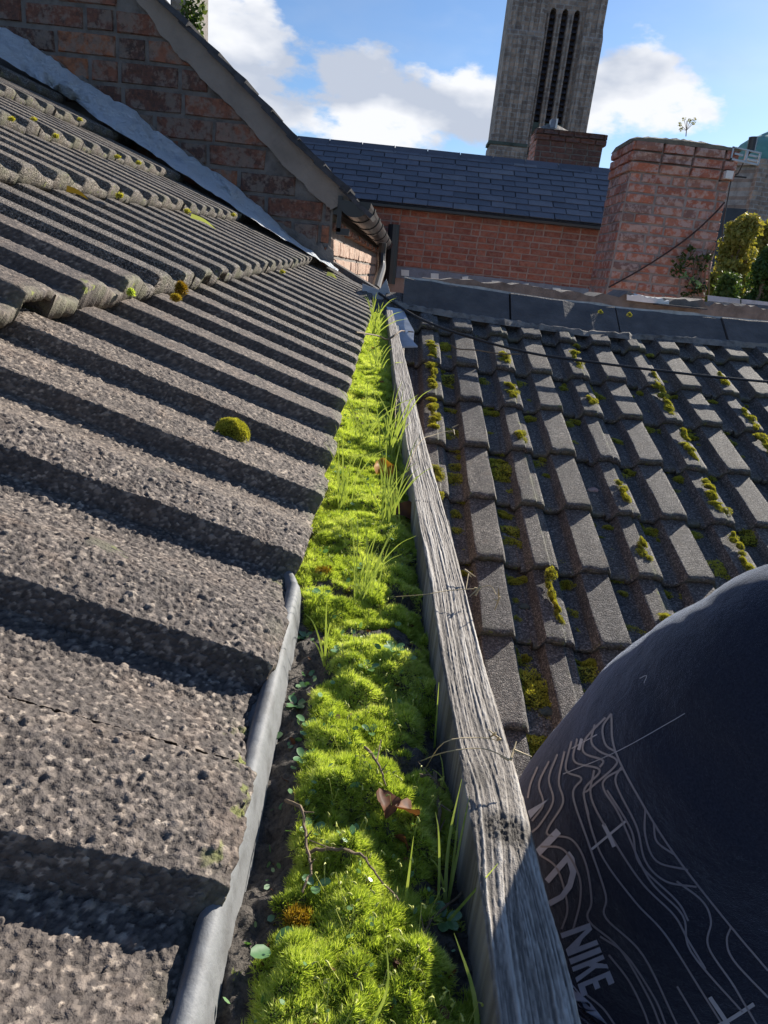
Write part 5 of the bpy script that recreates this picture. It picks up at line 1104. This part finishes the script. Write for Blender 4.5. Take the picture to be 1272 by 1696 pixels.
def mat_fabric():
    m, t, b = MAT('navy_jersey'); v = posvec(t); c = ramp_(t, noise_(t, v, 900, 3), [(.3, (.016, .019, .034)), (.7, (.030, .036, .058))]); L(t, c, b.inputs['Base Color']); b.inputs['Roughness'].default_value = .85; b.inputs['Specular IOR Level'].default_value = .15
    b.inputs['Sheen Weight'].default_value = .6; b.inputs['Sheen Roughness'].default_value = .3; b.inputs['Sheen Tint'].default_value = (.7, .8, 1, 1)
    p = bump_(t, b, noise_(t, v, 1800, 3), .0006, 1); bump_(t, b, noise_(t, v, 14, 5, .6), .006, .9, p); return m
M_fab = mat_fabric()
leg = OB('shorts', leg_mesh('shorts', ctr, M_fab, 96, 16, .0018), per)
skin = mat_simple('skin', (.42, .25, .18), .5, .1, 40, 0)
kn_ = ctr[-1][0]
OB('leg', leg_mesh('leg', [(kn_ + V(-.03, -.03, .02), .050), (kn_ + V(.0, .0, -.015), .052), (kn_ + V(.05, .0, -.12), .058), (kn_ + V(.06, -.12, -.28), .050), (kn_ + V(.06, -.2, -.38), .038)], skin, 24, 6), per)
# print: traced in the photograph, wrapped on the cloth as thin raised ink
bvh = BVHTree.FromPolygons([v.co for v in leg.data.vertices], [tuple(p.vertices) for p in leg.data.polygons])
def wrap(x, y):
    d = px_dir(x, y).normalized(); h = bvh.ray_cast(V(0, 0, 0), d)
    return (h[0] + h[1] * (.0006 if h[1].dot(d) < 0 else -.0006)) if h[0] is not None else None
M_ink = mat_simple('pale_ink', (.34, .37, .45), .5, .1, 200, 0)
M_inkD = mat_simple('grey_ink', (.19, .20, .25), .5, .1, 200, 0)
def ribbon(mb, pts, w):
    P = [Vector((x, y, 0)) for x, y in pts]; P = crv(P, 6); n = len(P)
    for i in range(n - 1):
        a, b = P[i], P[i + 1]; s = Vector((-(b - a).y, (b - a).x, 0)).normalized() * w / 2
        q = [wrap(*(p.xy)) for p in (a - s, a + s, b + s, b - s)]
        if all(z is not None for z in q) and max((q[0] - q[2]).length, (q[1] - q[3]).length) < .03: mb.add(q, [(0, 1, 2, 3)])
mb = MB()
Z5 = lambda L_: [(840 + x * .4696, 900 + y * .4693) for x, y in L_]
lines = [[(370, 602), (385, 735), (490, 935), (610, 1120), (790, 1350), (920, 1505)], [(370, 602), (340, 650), (350, 710), (385, 735)], [(312, 640), (300, 700), (330, 735), (385, 760), (380, 790), (290, 870), (275, 900), (330, 1090), (450, 1260), (560, 1380), (700, 1600), (760, 1696)],
         [(350, 615), (280, 690), (275, 740), (340, 765), (330, 790)], [(250, 690), (240, 770), (330, 800), (275, 870), (290, 960)], [(410, 795), (350, 830), (345, 870), (400, 960), (500, 1180), (620, 1310), (650, 1440), (830, 1650)], [(405, 790), (385, 830), (400, 880), (460, 1000), (490, 1120), (560, 1190), (670, 1210)],
         [(490, 935), (490, 1030), (530, 1120), (640, 1150)], [(520, 985), (530, 1050), (590, 1095)], [(230, 700), (210, 800), (265, 830), (235, 890), (290, 1060), (350, 1240), (350, 1320), (480, 1450), (600, 1696)], [(310, 800), (300, 900), (380, 1050), (480, 1200), (590, 1310), (640, 1400), (700, 1500)],
         [(205, 735), (185, 840), (200, 915), (150, 1000), (150, 1030), (230, 1045), (280, 1130), (300, 1260), (290, 1330), (400, 1430), (500, 1600), (540, 1696)], [(180, 745), (150, 830), (165, 910), (120, 990), (90, 1020)], [(150, 770), (115, 850), (130, 920), (90, 980)], [(120, 1070), (200, 1080), (255, 1170), (260, 1260), (235, 1360)], [(120, 1100), (180, 1150), (215, 1280), (195, 1360)],
         [(330, 1385), (420, 1450), (520, 1600), (560, 1696)], [(360, 1450), (430, 1540), (480, 1640), (500, 1696)], [(600, 1190), (690, 1260), (720, 1330), (710, 1420), (800, 1560), (880, 1696)], [(790, 1350), (775, 1400), (800, 1470), (920, 1600)], [(355, 870), (440, 1010), (470, 1130), (600, 1260), (640, 1330)], [(110, 790), (85, 850), (75, 900)], [(280, 1590), (340, 1640), (380, 1696)], [(600, 1560), (680, 1696)]]
for l in lines: ribbon(mb, Z5(l), 3.4)
mb.build('contour_print', M_inkD, leg)
mb = MB()
for qi, (l, w) in enumerate([([(300, 1080), (360, 1030), (420, 980)], 4), ([(342, 990), (362, 1030), (380, 1070)], 6.5), ([(715, 1598), (770, 1680), (790, 1720)], 7), ([(700, 1720), (780, 1680), (870, 1622)], 7), ([(255, 730), (266, 690)], 5), ([(230, 725), (320, 675)], 1.6), ([(470, 478), (495, 468), (485, 495)], 1.3), ([(200, 815), (400, 730), (630, 600)], 1.2)]):
    ribbon(mb, Z5(l), w)
    if qi in (1, 3, 5, 6, 7): mb.build('seam' if qi == 7 else 'cross_mark', M_ink, leg) if mb.v else None; mb = MB()
def patch(mb, poly):
    """fill a traced polygon on the cloth with a fine lattice of small quads"""
    xs = [p[0] for p in poly]; ys = [p[1] for p in poly]; s = 1.15; y = min(ys)
    while y < max(ys):
        # horizontal spans
        cr_ = []
        yy = y + s / 2
        for i in range(len(poly)):
            (x1, y1), (x2, y2) = poly[i], poly[(i + 1) % len(poly)]
            if (y1 > yy) != (y2 > yy): cr_.append((x2 - x1) * (yy - y1) / (y2 - y1) + x1)
        cr_.sort()
        for a, b in zip(cr_[::2], cr_[1::2]):
            k = max(1, int((b - a) / 12))
            for j in range(k):
                u0, u1 = a + (b - a) * j / k, a + (b - a) * (j + 1) / k; q = [wrap(u0, y), wrap(u1, y), wrap(u1, y + s), wrap(u0, y + s)]
                if all(z is not None for z in q): mb.add(q, [(0, 1, 2, 3)])
        y += s
mb = MB()
# letters traced: wedge, I/L stroke, D, NIKE and the curved tick
polys = [[(75, 945), (148, 903), (84, 972)], [(104, 1080), (176, 1006), (193, 1024), (118, 1104)]]
D_ = [(135, 1185), (222, 1086), (240, 1110), (247, 1160), (232, 1215), (200, 1255), (155, 1280), (145, 1262), (190, 1238), (215, 1200), (225, 1160), (215, 1125), (150, 1200)]
polys.append(D_)
def glyph(quad, strokes):
    """strokes in a unit square mapped on a quad (bl, br, tr, tl)"""
    bl_, br_, tr_, tl_ = [Vector((*q, 0)) for q in quad]
    for s in strokes:
        polys.append([tuple(((bl_ * (1 - u) + br_ * u) * (1 - v) + (tl_ * (1 - u) + tr_ * u) * v).xy) for u, v in s])
# baseline runs down-right along the board edge; tops face up-right
base = lambda t: (190 + 75 * t, 1375 + 225 * t); topb = lambda t: (293 + 88 * t, 1338 + 210 * t)
def cell(t0, t1): return [base(t0), base(t1), topb(t1), topb(t0)]
glyph(cell(0, .36), [[(0, 0), (.22, 0), (.22, 1), (0, 1)], [(.22, 1), (.78, 0), (.78, .42), (.22, 1)][:3] + [(0, 1)], [(.78, 0), (1, 0), (1, 1), (.78, 1)], [(.1, 1), (.3, 1), (.9, 0), (.7, 0)]])
glyph(cell(.40, .49), [[(0, 0), (1, 0), (1, 1), (0, 1)]])
glyph(cell(.53, .76), [[(0, 0), (.32, 0), (.32, 1), (0, 1)], [(.3, .45), (.3, .7), (.7, 1), (1, 1), (1, .98), (.55, .58)], [(.42, .62), (.72, 0), (1.05, 0), (.62, .72)]])
glyph(cell(.80, 1.0), [[(0, 0), (.36, 0), (.36, 1), (0, 1)], [(.3, .82), (1, .82), (1, 1), (.3, 1)], [(.3, .42), (.9, .42), (.9, .58), (.3, .58)], [(.3, 0), (1, 0), (1, .18), (.3, .18)]])
polys.append([(228, 1535), (232, 1555), (262, 1590), (300, 1625), (358, 1700), (300, 1665), (255, 1640), (240, 1610), (226, 1570)])
for p in polys: patch(mb, Z5(p))
mb.build('logo_print', mat_simple('blue_ink', (.30, .36, .50), .5, .1, 200, 0), leg)

# ------------------------------------------------------------------ ground
mb = MB(); s = 1500; mb.add([V(-s, -s, -6), V(s, -s, -6), V(s, s, -6), V(-s, s, -6)], [(0, 1, 2, 3)]); g = mb.build('ground', M_ground); g['kind'] = 'structure'
# ------------------------------------------------------------------ keep world transforms sound for children placed by matrix_world
bpy.context.view_layer.update()
